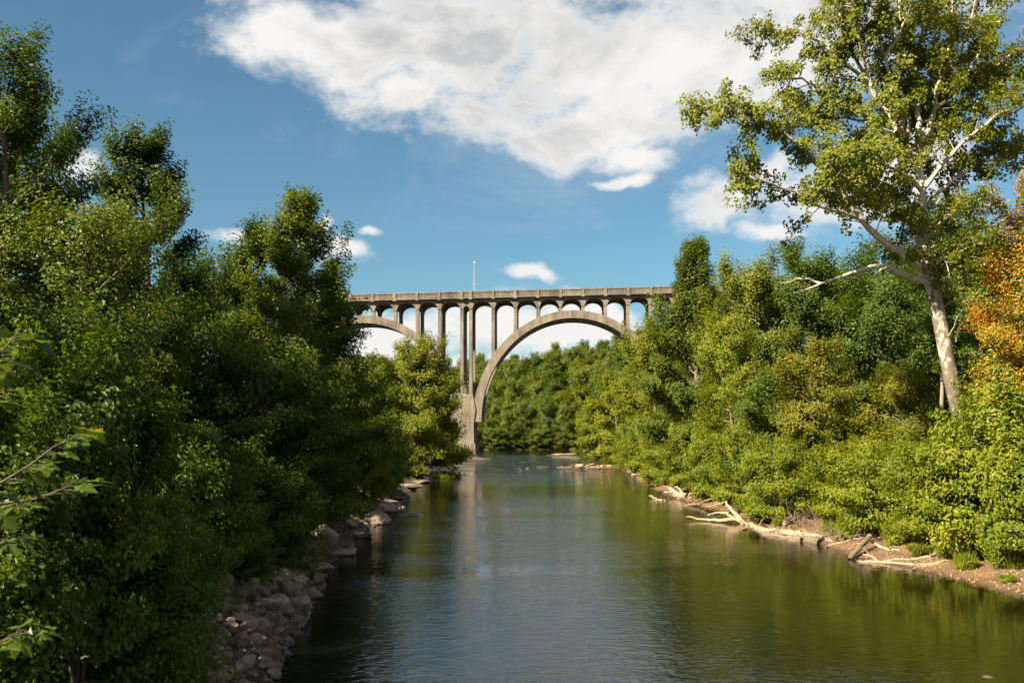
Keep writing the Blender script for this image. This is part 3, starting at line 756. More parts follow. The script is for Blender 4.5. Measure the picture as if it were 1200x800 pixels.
def pebbles():
    rng = np.random.default_rng(14); n = 3400
    left = rng.random(n) < .94
    y = np.where(left, 20 + 70 * rng.random(n) ** 1.7, 31 + 90 * rng.random(n) ** 1.4)
    x = np.where(left, np.interp(y, LY, LX) - (-.3 + 4.2 * rng.random(n)), np.interp(y, RY, RX) + (-.3 + 4 * rng.random(n) ** 1.6))
    bm = bmesh.new(); bmesh.ops.create_icosphere(bm, subdivisions=1, radius=1.0)
    V0 = np.array([v.co for v in bm.verts]); F0 = np.array([[v.index for v in f.verts] for f in bm.faces]); bm.free()
    s = np.where(left, rng.uniform(.04, .13, n), rng.uniform(.012, .055, n))
    V = V0[None] * (1 + rng.normal(0, .16, (n, len(V0), 1))) * (s[:, None] * rng.uniform(.6, 1.3, (n, 3)))[:, None, :]
    V = V + np.stack([x, y, np.maximum(ground(x, y), -.05) + s * .25], 1)[:, None, :]
    F = F0[None] + (np.arange(n) * len(V0))[:, None, None]
    o = obj('gravel', np_mesh('gravel', V.reshape(-1, 3), F.reshape(-1, 3), M['rock_fine']))
    tag(o, 'small loose gravel between the rocks and on the sandy banks', 'gravel', kind='stuff')
GRAVEL = pebbles

# grass tufts on the sandy strip
def tuft_mesh(seed):
    rng = np.random.default_rng(seed); n = 420
    a = rng.uniform(0, 6.28, n); r = rng.random(n) ** .7 * .3
    C = np.stack([np.cos(a) * r, np.sin(a) * r, rng.uniform(.08, .26, n)], 1)
    D = np.stack([np.cos(a) * .7, np.sin(a) * .7, np.full(n, .8)], 1) + rng.normal(0, .3, (n, 3))
    return leaves_mesh('grass_tuft', C, rng.normal(0, 1, (n, 3)), D, rng.uniform(.2, .42, n), M['leaf_bright'], rng, .07, .02)
tm = tuft_mesh(1); t0 = None
for i, (px, Y, s, lab) in enumerate([(1170, 38.5, 1.0, 'grass tuft on the open sand nearest the right edge'), (1132, 42, 1.5, 'grass tuft at the foot of the vine-covered shrub'),
                                     (1078, 45.5, 1.7, 'wide grass tuft just above the bleached branches'), (1195, 40.5, 1.3, 'grass tuft against the shrubs at the right edge'), (912, 61.5, 1.7, 'bright grass tuft behind the fallen log')]):
    x = at(px, Y); d = float(shore(x, Y)[0])
    if d < 1.2: x += 1.2 - d
    o = obj('grass_tuft', tm); o.location = (x, Y, gz(x, Y) - .02); o.scale = (s,) * 3; o.rotation_euler = (0, 0, i * 1.3)
    tag(o, lab, 'grass tuft', 'grass tufts on the sandy strip')

for i in range(14):
    Y = 40 + 45 * ((i + rs.random() * .8) / 14) ** 1.2; x = float(np.interp(Y, RY, RX)) + rs.uniform(1.6, 2.6)
    o = obj('grass_tuft', tm); q = rs.uniform(1.4, 2.3); o.location = (x, Y, gz(x, Y) - .03); o.scale = (q, q, q * rs.uniform(1.2, 1.9)); o.rotation_euler = (0, 0, rs.uniform(0, 6))
    tag(o, 'tall weedy clump at the foot of the right bank shrubs', 'grass tuft', 'weeds at the foot of the right bank shrubs')

# ------------------------------------------------------------------ foreground sycamore sprig
def lobed_leaf(s):
    """outline of a broad three to five lobed leaf, base at the origin, pointing +x"""
    h = [(0, 0), (.02, .16), (-.06, .34), (.16, .36), (.22, .54), (.36, .40), (.52, .44), (.60, .26), (.80, .20), (1.02, 0)]
    pts = h + [(a, -b) for a, b in h[-2:0:-1]]
    return np.array([(a * s, b * s, 0) for a, b in pts])
def sprig_tree():
    x0, y0 = -8.2, 7.6
    root = empty('sycamore_sapling', (x0, y0, gz(x0, y0) - .1))
    tag(root, 'sapling branches with large lobed leaves reaching in at the left edge, closest to the viewer', 'sapling')
    base = np.array(root.location); rng = np.random.default_rng(21)
    t = np.linspace(0, 1, 9)
    T = np.stack([.5 * t, .1 * np.sin(t * 4), 6.6 * t], 1)
    mb = MB(); mb.tube(T, .07 * (1 - .8 * t), 8)
    V = []; Fp = []; n = 0
    def W(px, py, Y): return np.array([at(px, Y), Y, zat(py, Y)]) - base
    def leaf(P, ang, s, tilt, roll=0.0):
        nonlocal n
        L = lobed_leaf(s)
        L[:, 2] += -.10 * s * (L[:, 0] / s) ** 2 + .16 * np.abs(L[:, 1]) + rng.normal(0, .008, len(L))
        c, s_ = math.cos(roll), math.sin(roll); L = L @ np.array([[1, 0, 0], [0, c, -s_], [0, s_, c]]).T
        c, s_ = math.cos(tilt), math.sin(tilt); L = L @ np.array([[c, 0, s_], [0, 1, 0], [-s_, 0, c]]).T
        c, s_ = math.cos(ang), math.sin(ang); L = L @ np.array([[c, -s_, 0], [s_, c, 0], [0, 0, 1]]).T
        k = len(L); mid = L.mean(0) * .9; mid[2] = L[0][2] * .3 + mid[2] * .7
        V.append(np.vstack([L + P, mid + P]))
        for i in range(k): Fp.append((n + i, n + (i + 1) % k, n + k))
        n += k + 1
    brs = [([(-140, 640), (-60, 600), (0, 566), (35, 545), (62, 524), (92, 508)], 6.6, .016),
           ([(-120, 540), (-60, 470), (-20, 430), (8, 405), (22, 388)], 6.4, .014),
           ([(-120, 700), (-50, 620), (0, 590), (40, 585), (80, 570), (92, 560)], 6.9, .013),
           ([(-140, 800), (-60, 770), (0, 752), (25, 738), (44, 742)], 6.2, .013),
           ([(-130, 560), (-60, 505), (-20, 470), (5, 458)], 7.2, .011),
           ([(-140, 720), (-60, 660), (-10, 640), (25, 628)], 7.0, .012)]
    for pts, Yb, r in brs:
        P = np.array([W(a, b, Yb + .1 * i) for i, (a, b) in enumerate(pts)])
        j, _ = along(T, .15 + .75 * min(1, max(0, (P[0][2]) / 6.6)))
        P = np.vstack([[j], P]); mb.tube(P, np.linspace(.016, .003, len(P)), 5)
        k = 15
        for i in range(k):
            f = .42 + .58 * i / (k - 1); p, d = along(P, min(f, .999))
            sd = -1 if i % 2 else 1
            a = math.atan2(d[1], d[0]) + sd * rng.uniform(.3, 1.3)
            pet = p + np.array([math.cos(a), math.sin(a), rng.uniform(-.3, .35)]) * .09
            mb.tube(np.array([p, pet]), np.array([.003, .002]), 4)
            leaf(pet, a, rng.uniform(.11, .21), rng.uniform(-.15, .75), rng.uniform(-.5, .5))
    mb.build('trunk', M['bark'], root, True)
    obj('crown', np_mesh('crown', np.concatenate(V), np.array(Fp), M['leaf_big']), root)
sprig_tree()

# ------------------------------------------------------------------ rocks
def rock_mesh(seed, sub=3, cuts=11, flat=.75):
    rng = np.random.default_rng(seed); bm = bmesh.new()
    bmesh.ops.create_icosphere(bm, subdivisions=sub, radius=1.0)
    pl = [(unit(rng.normal(0, 1, 3)), rng.uniform(.5, .86)) for _ in range(cuts)]
    sc = np.array([rng.uniform(.85, 1.25), rng.uniform(.7, 1.0), flat * rng.uniform(.8, 1.15)])
    off = Vector(rng.uniform(0, 50, 3))
    for v in bm.verts:
        p = np.array(v.co)
        for nrm, dd in pl:
            e = p @ nrm - dd
            if e > 0: p = p - nrm * e * .93
        nz = mnoise.noise(Vector(p) * 1.7 + off) * .10 + mnoise.noise(Vector(p) * 5 + off) * .035
        v.co = Vector(p * (1 + nz) * sc)
    me = bpy.data.meshes.new('rock'); bm.to_mesh(me); bm.free(); return me
M['rock_fine'] = M['rock']
GRAVEL()
RM = []
for s in range(9):
    me = rock_mesh(200 + s); me.materials.append(M['rock']); RM.append(me)
RP = []
for s in range(4):
    me = rock_mesh(300 + s, 2, 8, .5); me.materials.append(M['stone_pale']); RP.append(me)
def rock(name, me, x, y, s, label, group=None, cat='rock', dz=0.0, rot=None, sc=(1, 1, 1)):
    o = obj(name, me)
    o.location = (x, y, max(gz(x, y), -.25) + dz); o.scale = (s * sc[0], s * sc[1], s * sc[2])
    o.rotation_euler = rot or (rs.uniform(-.3, .3), rs.uniform(-.3, .3), rs.uniform(0, 6.28))
    return tag(o, label, cat, group)
rr_ = np.random.default_rng(9); placed = []
cell = {}
tries = 0
while len(placed) < 292 and tries < 40000:
    tries += 1
    y = 21.5 + 22 * rr_.random() ** 1.15; d = -.3 + 3.0 * rr_.random() ** 1.1
    x = float(np.interp(y, LY, LX)) - d
    s = (.13 + .19 * rr_.random() ** 1.4) * (1.0 if y < 30 else 1.45)
    if at(150, y) > x: continue
    if any((x - a) ** 2 + (y - b) ** 2 < (.55 * (s + c)) ** 2 for a, b, c in placed): continue
    placed.append((x, y, s))
for x, y, s in placed:
    rock('rock', RM[int(rr_.integers(9))], x, y, s, 'angular grey-brown rock in the rubble slope at the lower left water edge', 'rubble rocks on the left bank', dz=s * .42)
BO = [  # picture x, y of the water line point, Y, size, scale, label
    (368, 668, 1.15, (1.0, 1.5, .55), 'long flat boulder jutting into the dark water past the rubble'),
    (352, 648, 1.0, (.9, 1.1, 1.0), 'tilted slab boulder leaning behind the long flat boulder'),
    (400, 650, .95, (1.15, .9, .95), 'block-shaped boulder with a flat top at the water edge'),
    (384, 632, .9, (1.0, 1.0, 1.1), 'reddish-brown boulder behind the block-shaped boulder'),
    (330, 662, .8, (1, 1, .9), 'boulder at the upper end of the rubble slope'),
    (345, 676, .6, (1, 1, .8), 'small boulder beside the long flat boulder'),
    (418, 630, .8, (1.3, 1.0, .6), 'low boulder between the block-shaped boulder and the paired boulders'),
    (438, 612, 1.2, (1.0, 1.0, .9), 'left one of the paired tall boulders under the paler shrub'),
    (448, 600, 1.3, (1.2, 1.0, .9), 'right one of the paired tall boulders under the paler shrub'),
    (459, 606, 1.0, (1.5, 1.0, .4), 'flat slab lying in the shallows beside the paired boulders'),
    (484, 604, 1.05, (1.2, .9, .62), 'wedge-shaped boulder standing alone in the water'),
    (498, 609, .7, (1.7, .9, .18), 'barely showing flat stone right of the wedge-shaped boulder'),
    (455, 590, .9, (1.3, 1, .5), 'sloping slab upstream of the wedge-shaped boulder'),
    (463, 585, 1.0, (1.6, 1, .45), 'pale slab under the yellowish shrub'),
    (478, 571, 1.3, (1.8, 1, .5), 'broad slab on the shore below the yellowish shrub'),
    (489, 566, 1.2, (1.5, 1, .5), 'last slab along the left shore before the riffle'),
    (503, 573, .42, (1.6, 1, .5), 'small pale stone alone in the calm water left of the pier reflection'),
    (405, 617, 1.0, (1, 1, 1), 'shadowed boulder behind the row of waterside boulders'),
    (425, 600, 1.1, (1, 1, 1), 'shadowed boulder high on the bank under the green shrub'),
]
for i, (px, py, s, sc, lab) in enumerate(BO):
    Yb = hit(px, py)
    s *= .82
    rock('boulder', RM[(i * 4 + 2) % 9], at(px, Yb), Yb, s, lab, 'boulders along the left shore', 'boulder', s * sc[2] * .25, (rs.uniform(-.15, .15), rs.uniform(-.15, .15), rs.uniform(-.5, .5)), sc)
Yb = 24.4
rock('boulder', RP[1], at(1158, Yb), Yb, .22, 'small dark stone with a pale cap breaking the surface at the bottom right', None, 'stone', .18)
for i in range(46):
    y = rr_.normal(166, 2.6); x = rr_.normal(13.6, 3.2)
    rock('stone', RP[i % 4], x, y, rr_.uniform(.25, .7), 'brown stone of the low stony bar in the riffle', 'stones of the stony bar', 'stone', .08, None, (1.2, 1, .6))
for i in range(12):
    y = rr_.uniform(150, 178); x = rr_.uniform(-2, 9)
    o = rock('stone', RP[i % 4], x, y, rr_.uniform(.18, .34), 'dark stone breaking the water of the riffle left of the stony bar', 'single stones in the riffle', 'stone', .0, None, (1.3, 1, .45))
    o.location.z = .02
for i in range(16):
    y = rr_.uniform(104, 150); x = float(np.interp(y, RY, RX)) + rr_.uniform(-.3, .8)
    rock('stone', RP[i % 4], x, y, rr_.uniform(.15, .38), 'tan stone at the foot of the far right bank', 'stones at the right bank foot', 'stone', .05)

# ------------------------------------------------------------------ driftwood
def drift(name, label, specs, mat, cat='driftwood', group='driftwood on the right bank', seed=0, jit=.05):
    """specs: list of (points (picture x, picture y, depth), r0, r1)"""
    rng = np.random.default_rng(seed); mb = MB(); allp = []
    for pts, r0, r1 in specs:
        pts = [(a, b, min(Y_, hit(a, b) - r0 * .5)) for a, b, Y_ in pts]
        P = np.array([(at(a, Y_), Y_, zat(b, Y_)) for a, b, Y_ in pts])
        t = np.arange(len(P)); tt = np.linspace(0, len(P) - 1, (len(P) - 1) * 3 + 1)
        Q = np.stack([np.interp(tt, t, P[:, k]) for k in range(3)], 1)
        Q[1:-1] = (Q[:-2] + 2 * Q[1:-1] + Q[2:]) / 4
        Q += rng.normal(0, jit, Q.shape) * np.array([1, 1, .6])
        mb.tube(Q, np.linspace(r0, r1, len(Q)) * rng.uniform(.8, 1.2, len(Q)), 9); allp.append(Q)
        for _ in range(int(len(Q) * .55)):
            f = rng.uniform(.2, 1); p_, d_ = along(Q, min(f, .999)); v_ = unit(d_ * .6 + rng.normal(0, .8, 3) + [0, 0, .15]); l_ = rng.uniform(.25, 1.3) * (.5 + 2 * r0)
            q_ = p_ + v_ * l_; q_[2] = max(q_[2], gz(q_[0], q_[1]) + .02, .02); m_ = (p_ + q_) / 2 + rng.normal(0, .06, 3)
            mb.tube(np.array([p_, m_, q_]), np.array([.028, .02, .008]) * (.6 + 1.6 * r0), 5)
    P = np.concatenate(allp); c = P.mean(0)
    for v in mb.V: v -= c
    o = mb.build(name, M[mat], None, True); o.location = c
    return tag(o, label, cat, group)
W = lambda py: CAM_H * FPX / (py - 506)
drift('driftwood_log', 'big bleached fallen log with forked limbs lying along the right water line', [
    ([(968, 632, 58), (945, 627, 59.5), (920, 624, 61), (890, 620, 63), (873, 613, 65), (858, 598, 67), (850, 588, 68)], .25, .09),
    ([(873, 613, 65), (862, 607, 65.5), (845, 610, 66), (825, 608, 67), (803, 605, 68)], .16, .04),
    ([(862, 607, 65.5), (850, 600, 66.5), (838, 600, 67), (828, 604, 67)], .10, .03),
    ([(850, 588, 68), (842, 590, 69), (826, 594, 70)], .07, .02),
    ([(885, 618, 63.5), (870, 621, 64), (862, 622, 64)], .10, .03),
    ([(918, 618, 61), (920, 610, 61), (928, 603, 61)], .10, .05), ([(964, 632, 58), (970, 626, 57.8), (973, 618, 57.6)], .09, .03), ([(962, 631, 58), (974, 634, 57.4), (982, 636, 57)], .10, .03), ([(955, 628, 58.6), (958, 620, 58.6)], .07, .02)], 'driftwood', seed=1)
drift('driftwood_log', 'dark half-submerged log beside the right end of the bleached log', [
    ([(962, 636, 56), (955, 634, 56.5), (938, 632, 57.5), (922, 630, 58.5), (895, 626, 60)], .30, .14), ([(938, 634, 56.8), (925, 632, 57.4)], .2, .1)], 'driftwood_dark', seed=2)
drift('driftwood_root', 'bleached root stump with stubby prongs at the water edge', [
    ([(805, 581, 88), (797, 580, 90), (790, 576, 92), (783, 571, 94)], .34, .10), ([(797, 580, 90), (788, 582, 90)], .22, .09),
    ([(800, 578, 89), (796, 572, 90), (791, 570, 91)], .16, .05), ([(790, 576, 92), (781, 578, 92), (778, 574, 92)], .14, .05), ([(803, 582, 88), (812, 577, 88)], .2, .06)], 'driftwood', seed=3)
drift('driftwood_branch', 'short pale branch floating off the root stump', [([(778, 586, 87.5), (768, 584.5, 89), (761, 580, 90)], .11, .05)], 'driftwood', seed=4)
drift('driftwood_branch', 'grey curved branch in front of the dark bank hollow', [
    ([(802, 592, 82), (820, 590, 80), (832, 584, 79), (850, 582, 78)], .10, .05), ([(824, 594, 78), (838, 589, 77), (850, 588, 76)], .06, .03)], 'driftwood_dark', seed=5)
drift('driftwood_log', 'dark log propped steeply at the left end of the branch pile', [
    ([(996, 655, 47), (1004, 645, 47.6), (1014, 634, 48.4), (1020, 628, 49)], .13, .11)], 'driftwood_dark', seed=6, jit=.02)
drift('driftwood_branch', 'long bleached branch lowest in the pile by the sandy strip', [
    ([(1004, 658, 46.4), (1030, 658, 45.8), (1060, 660, 45.2), (1080, 662, 44.6), (1098, 658, 44.4), (1115, 656, 44.2)], .09, .03),
    ([(1030, 658, 45.8), (1020, 650, 46.2), (1010, 649, 46.6)], .05, .02), ([(1068, 668, 44.3), (1076, 664, 44.2), (1100, 660, 44)], .06, .03)], 'driftwood', seed=7, jit=.03)
drift('driftwood_branch', 'forked pale branch resting across the top of the pile', [
    ([(1090, 651, 45), (1102, 645, 45.2), (1112, 640, 45.5), (1118, 634, 46)], .08, .04), ([(1090, 652, 45), (1070, 655, 45.3), (1048, 655, 46), (1030, 660, 46)], .07, .03),
    ([(1102, 651, 44.8), (1118, 645, 45.2)], .05, .03)], 'driftwood', seed=8, jit=.03)
drift('driftwood_branch', 'curved bleached stick left of the grass tuft', [([(1022, 634, 49), (1032, 641, 48.6), (1044, 645, 48.2), (1055, 645, 48)], .06, .09)], 'driftwood', seed=9, jit=.02)
drift('driftwood_branch', 'pale broken branch between the fallen log and the branch pile', [([(968, 640, 52.5), (984, 636, 53), (1000, 632, 53.4), (1010, 630, 54)], .08, .05)], 'driftwood', seed=10, jit=.03)
drift('driftwood_branch', 'thin stick poking from the rubble into the water on the left', [([(290, 688, 38), (305, 695, 36.5), (322, 703, 35.2), (348, 718, 33.2)], .045, .025)], 'driftwood_dark', 'driftwood', 'driftwood on the left bank', seed=11, jit=.015)
drift('driftwood_log', 'small pale log stranded on the far sandbar before the bridge', [([(646, 532.5, 262), (660, 532, 262), (682, 531.5, 262)], .2, .14), ([(682, 531.5, 262), (685, 527.5, 262)], .18, .12)], 'driftwood', seed=12, jit=.05)
for i in range(16):
    Ys = rs.choice([rs.uniform(44, 52), rs.uniform(56, 72), rs.uniform(84, 98)]); x0 = float(np.interp(Ys, RY, RX)) + rs.uniform(-.2, 1.3)
    a = rs.uniform(-.5, .5) + (math.pi if rs.random() < .6 else 0) + 1.2; L_ = rs.uniform(1.2, 3.2); mb = MB(); r_ = rs.uniform(.02, .05)
    P = np.array([(x0 + math.cos(a) * L_ * t + .12 * math.sin(t * 7 + i), Ys + math.sin(a) * L_ * t + .12 * math.cos(t * 6 + i), 0) for t in np.linspace(0, 1, 7)])
    P[:, 2] = np.maximum(ground(P[:, 0], P[:, 1]), 0) + .05 + rs.uniform(.05, .35) * np.sin(np.linspace(0, 2.6, 7)); c = P.mean(0)
    mb.tube(P - c, np.linspace(r_, r_ * .3, 7), 6)
    for q in (2, 3, 4, 5):
        b = a + rs.choice([-1, 1]) * rs.uniform(.4, 1.0); l_ = L_ * rs.uniform(.15, .35)
        Q = P[q] - c; e = Q + np.array([math.cos(b) * l_, math.sin(b) * l_, rs.uniform(0, .25)]); mb.tube(np.array([Q, (Q + e) / 2 + [0, 0, .03], e]), np.array([r_ * .6, r_ * .4, r_ * .15]), 5)
    o = mb.build('driftwood_branch', M['driftwood' if i % 3 else 'driftwood_dark'], None, True); o.location = c
    tag(o, 'thin forked stick in the debris along the right water line', 'driftwood', 'thin sticks along the right water line')
# fine dead brush along the cut bank
def brush():
    rng = np.random.default_rng(31)
    for k, (px, Y, lab) in enumerate([(945, 60, 'tangle of dead brown twigs behind the fallen log'), (1000, 53, 'brown brush heap above the propped dark log'), (1140, 45, 'dry twig tangle under the vine-covered shrub'), (855, 70, 'dead brush in the dark hollow behind the forked limbs')]):
        x = at(px, Y); d = float(shore(x, Y)[0]); x += max(0, 2.0 - d); z = gz(x, Y)
        mb = MB()
        for i in range(110):
            a = rng.uniform(0, 6.28); r = rng.random() ** .6 * 1.9
            p = np.array([math.cos(a) * r, math.sin(a) * r, rng.uniform(0, .3)])
            v = unit(rng.normal(0, 1, 3) + [-.5, -.2, .3]); l = rng.uniform(.5, 1.6)
            mb.tube(np.array([p, p + v * l * .5 + rng.normal(0, .08, 3), p + v * l]), np.array([.022, .016, .006]), 4)
        o = mb.build('brush_heap', M['driftwood_dark']); o.location = (x, Y, z); tag(o, lab, 'dead brush', 'dead brush on the right bank')
brush()

# ------------------------------------------------------------------ the bridge
def bridge():
    root = empty('arch_bridge', (at(546.3, 262), 262.0, 0), R2(-2.5))
    tag(root, 'tall tan concrete open-spandrel arch bridge spanning the river valley', 'bridge')
    mc = M['concrete']; G = .019; BAY = 5.895; HALF = 1.18
    SPAN = 9 * BAY; PP = SPAN + 2 * HALF           # pier to pier
    piers = [-PP, 0.0, PP, 2 * PP]
    gl = lambda u: G * u
    U0, U1 = -PP - 60, 2 * PP + 60
    nodes = []
    for p in piers: nodes += [p - HALF, p + HALF]
    arches = [(-PP, 0.0), (0.0, PP), (PP, 2 * PP)]
    spand = []
    for a, b in arches:
        for k in range(1, 9): spand.append((a + HALF + k * BAY, (a + b) / 2))
    appr = [-PP - HALF - BAY * k for k in range(1, 10)] + [2 * PP + HALF + BAY * k for k in range(1, 10)]
    ROWS = [(.35, 1.85), (9.65, 11.15)]            # front and rear rows, depth range
    ARC = {}
    a_mid, spring, b_mid = 24.9, 9.2, 27.1
    def arch_top(u, c):
        x = min(1, abs(u - c) / (a_mid + 1.2)); return spring - .3 + (b_mid + 1.3) * math.sqrt(max(0, 1 - x * x))
    # ribs
    for a, b in arches:
        c = (a + b) / 2
        for v0, v1 in ((-.25, 2.9), (8.6, 11.75)):
            V = []; n = 56
            for i in range(n + 1):
                th = math.pi * i / n; cs, sn = -math.cos(th), math.sin(th)
                for da, db in ((1.0 + .35 * (1 - sn), 1.0), (-1.0 - .35 * (1 - sn), -1.0)):
                    uu = c + cs * (a_mid + da * .9); zz = spring - .6 + sn * (b_mid + db + .6) + gl(uu)
                    for v in (v0, v1): V.append((uu, v, zz))
            Q = []
            for i in range(n):
                k = i * 4; m = k + 4
                Q += [(k, k + 1, m + 1, m), (k + 2, m + 2, m + 3, k + 3), (k, m, m + 2, k + 2), (k + 1, k + 3, m + 3, m + 1)]
            mb = MB(); mb.add(V, Q, [[0, 2, 3, 1], [n * 4, n * 4 + 1, n * 4 + 3, n * 4 + 2]]); mb.build('arch_rib', mc, root)
    # columns
    for u in nodes + [q[0] for q in spand] + appr:
        c = next((q[1] for q in spand if q[0] == u), None)
        for v0, v1 in ROWS:
            zb = (arch_top(u, c) - .9 if c is not None else 15.5) + gl(u)
            if u in appr: zb = 26.0
            zt = 39.6 + gl(u); w = .41
            mb = MB(); mb.frustum((u - w - .03, u + w + .03, v0 - .05, v1 + .05, zb), (u - w, u + w, v0, v1, zt - 1.3))
            mb.frustum((u - w - .06, u + w + .06, v0 - .08, v1 + .08, zt - 1.3), (u - w - .06, u + w + .06, v0 - .08, v1 + .08, zt - 1.05))
            mb.frustum((u - w, u + w, v0, v1, zt - 1.05), (u - w, u + w, v0, v1, zt + .3))
            mb.build('spandrel_column', mc, root)
    # spandrel arch walls
    allu = sorted(nodes + [q[0] for q in spand] + appr)
    for v0, v1 in ((.2, 1.15), (10.35, 11.3)):
        mb = MB(); zt0 = 40.95
        for a, b in zip(allu[:-1], allu[1:]):
            h = (b - a) / 2 - .46; c = (a + b) / 2
            if h <= 0: continue
            n = 14; V = []; rise = min(1.95, h * .95)
            for i in range(n + 1):
                th = math.pi * i / n; uu = c - h * math.cos(th); zz = 38.45 + rise * math.sin(th)
                for v in (v0, v1):
                    V.append((uu, v, zz + gl(uu))); V.append((uu, v, zt0 + gl(uu)))
            Q = []
            for i in range(n):
                k = i * 4; m = k + 4
                Q += [(k, m, m + 1, k + 1), (k + 2, k + 3, m + 3, m + 2), (k, k + 2, m + 2, m)]
            mb.add(V, Q)
        for u in allu:
            mb.box(u - .46, u + .46, v0, v1, 38.4, zt0, G)
        mb.build('spandrel_arch_wall', mc, root)
    # deck: slab, floor beams, cornice
    mb = MB(); mb.box(U0, U1, -.35, 11.85, 40.96, 41.45, G)
    mb.box(U0, U1, -.75, -.35, 41.05, 41.36, G); mb.box(U0, U1, 11.85, 12.25, 41.05, 41.36, G)
    for u in allu: mb.box(u - .3, u + .3, 1.16, 10.34, 39.9, 40.955, G)
    mb.build('deck', mc, root)
    # parapets
    for v0, sgn in ((-.62, 1), (12.12, -1)):
        mb = MB(); a, b = (v0, v0 + .4 * sgn); lo, hi = min(a, b), max(a, b)
        mb.box(U0, U1, lo + .12, hi - .12, 41.46, 42.62, G)
        mb.box(U0, U1, lo - .02, hi + .02, 41.455, 41.70, G)
        mb.box(U0, U1, lo - .08, hi + .08, 42.62, 42.90, G)
        for p, q in zip(allu[:-1], allu[1:]):
            k = max(1, int((q - p - .7) / .42))
            for i in range(k):
                u = p + .35 + (q - p - .7) * (i + .5) / k
                mb.box(u - .11, u + .11, lo + .02, hi - .02, 41.71, 42.61, G)
        par = mb.build('parapet', mc, root)
        for u in allu:
            mb = MB()
            mb.box(u - .36, u + .36, lo - .16, hi + .16, 41.37, 43.02, G)
            mb.box(u - .44, u + .44, lo - .22 if sgn > 0 else lo, hi if sgn > 0 else hi + .22, 40.75, 41.36, G)
            mb.build('pilaster', mc, par)
    # piers
    for p in piers:
        mb = MB(); g = gl(p)
        mb.frustum((p - 2.6, p + 2.6, -.9, 12.4, -2), (p - 2.4, p + 2.4, -.8, 12.3, 3.0))
        mb.frustum((p - 2.1, p + 2.1, -.5, 12.0, 3.0), (p - 2.0, p + 2.0, -.5, 12.0, 8.0))
        mb.frustum((p - 2.0, p + 2.0, -.5, 12.0, 8.0), (p - 2.5, p + 2.5, -.55, 12.05, 11.8 + g))
        mb.frustum((p - 2.5, p + 2.5, -.55, 12.05, 11.8 + g), (p - 1.7, p + 1.75, -.3, 11.8, 16.0 + g))
        mb.build('pier', mc, root)
    for s in (-1, 1):                               # solid abutments on the valley sides
        mb = MB(); e = U0 if s < 0 else U1
        mb.box(min(e, e + s * 30), max(e, e + s * 30), .3, 11.2, 20 - G * e, 40.94, G); mb.build('abutment', mc, root)
    # road surface
    mb = MB(); mb.box(U0, U1, .0, 11.5, 41.454, 41.52, G); mb.build('roadway', M['asphalt'], root)
    # lamp mast
    th = root.rotation_euler.z; u, v = 2.1, .3
    bx = root.location.x + u * math.cos(th) - v * math.sin(th); by = root.location.y + u * math.sin(th) + v * math.cos(th)
    lp = empty('lamp_mast', (bx, by, 41.52 + gl(u)), th); tag(lp, 'thin pale lamp mast standing on the bridge deck above the pier', 'lamp mast')
    mb = MB(); mb.tube([(0, 0, 0), (0, 0, 4), (0, 0, 8.9)], [.09, .07, .05], 8); mb.box(-.22, .22, -.22, .22, 0, .3); mb.build('pole', M['galv'], lp)
    mb = MB(); mb.tube([(-.75, 0, 3.3), (.75, 0, 3.3)], [.035, .035], 6); mb.build('crossarm', M['galv'], lp)
    mb = MB(); mb.frustum((-.32, .32, -.2, .2, 8.9), (-.22, .22, -.14, .14, 9.2)); hd = mb.build('lamp_head', M['galv'], lp)
    mb = MB(); mb.box(-.26, .26, -.16, .16, 8.84, 8.898); mb.build('lens', M['lens'], hd)
M['asphalt'] = simple_mat('asphalt', (.05, .05, .05), .9)
bridge()

# ------------------------------------------------------------------ trees beyond the bridge
FAR = []
for i, (mat, H, R, pr) in enumerate([('leaf_hill', 15, 5.4, 'round'), ('leaf_mid', 16, 5.0, 'dome'), ('leaf_hill', 18, 5.6, 'round'), ('leaf_yellow', 13, 5.0, 'dome'), ('leaf_hill', 17, 4.6, 'upright')]):
    tubes, C, D, Rr = grow(400 + i, H, R, prof=pr, cb=.08, nl=24, e0=.1, e1=1.0, tr=.3, tuft=1.15, dens=.8)
    rng = np.random.default_rng(500 + i); p, N, Dn, S = tuft_leaves(rng, C, D, Rr, 6500, .62, .7, .6)
    lm = leaves_mesh('far_tree', p, N, Dn, S, M[mat], rng)
    tv = MB()
    for P, R_ in tubes[:1 + 14]: tv.tube(P, R_, 5)
    # crown and trunk of a far tree share one mesh
    nv = len(lm.vertices); V = np.empty(nv * 3, np.float32); lm.vertices.foreach_get('co', V); V = V.reshape(-1, 3)
    Fl = np.arange(nv).reshape(-1, 4); TV = np.concatenate(tv.V); TQ = np.concatenate(tv.Q) + nv
    FAR.append(np_mesh('far_tree', np.concatenate([V, TV]), [Fl, TQ], None, False, [M[mat], M['bark']], np.concatenate([np.zeros(len(Fl)), np.ones(len(TQ))])))
rf = np.random.default_rng(61); cnt = 0
pts = []
for y in np.arange(341, 560, 9.5):
    for x in np.arange(-125, 120, 9.0):
        xx = x + rf.uniform(-3, 3); yy = y + rf.uniform(-3, 3)
        px = 600 + FPX * xx / yy
        if not (395 < px < 800): continue
        if float(shore(xx, yy)[0]) < 1.5: continue
        pts.append((xx, yy))
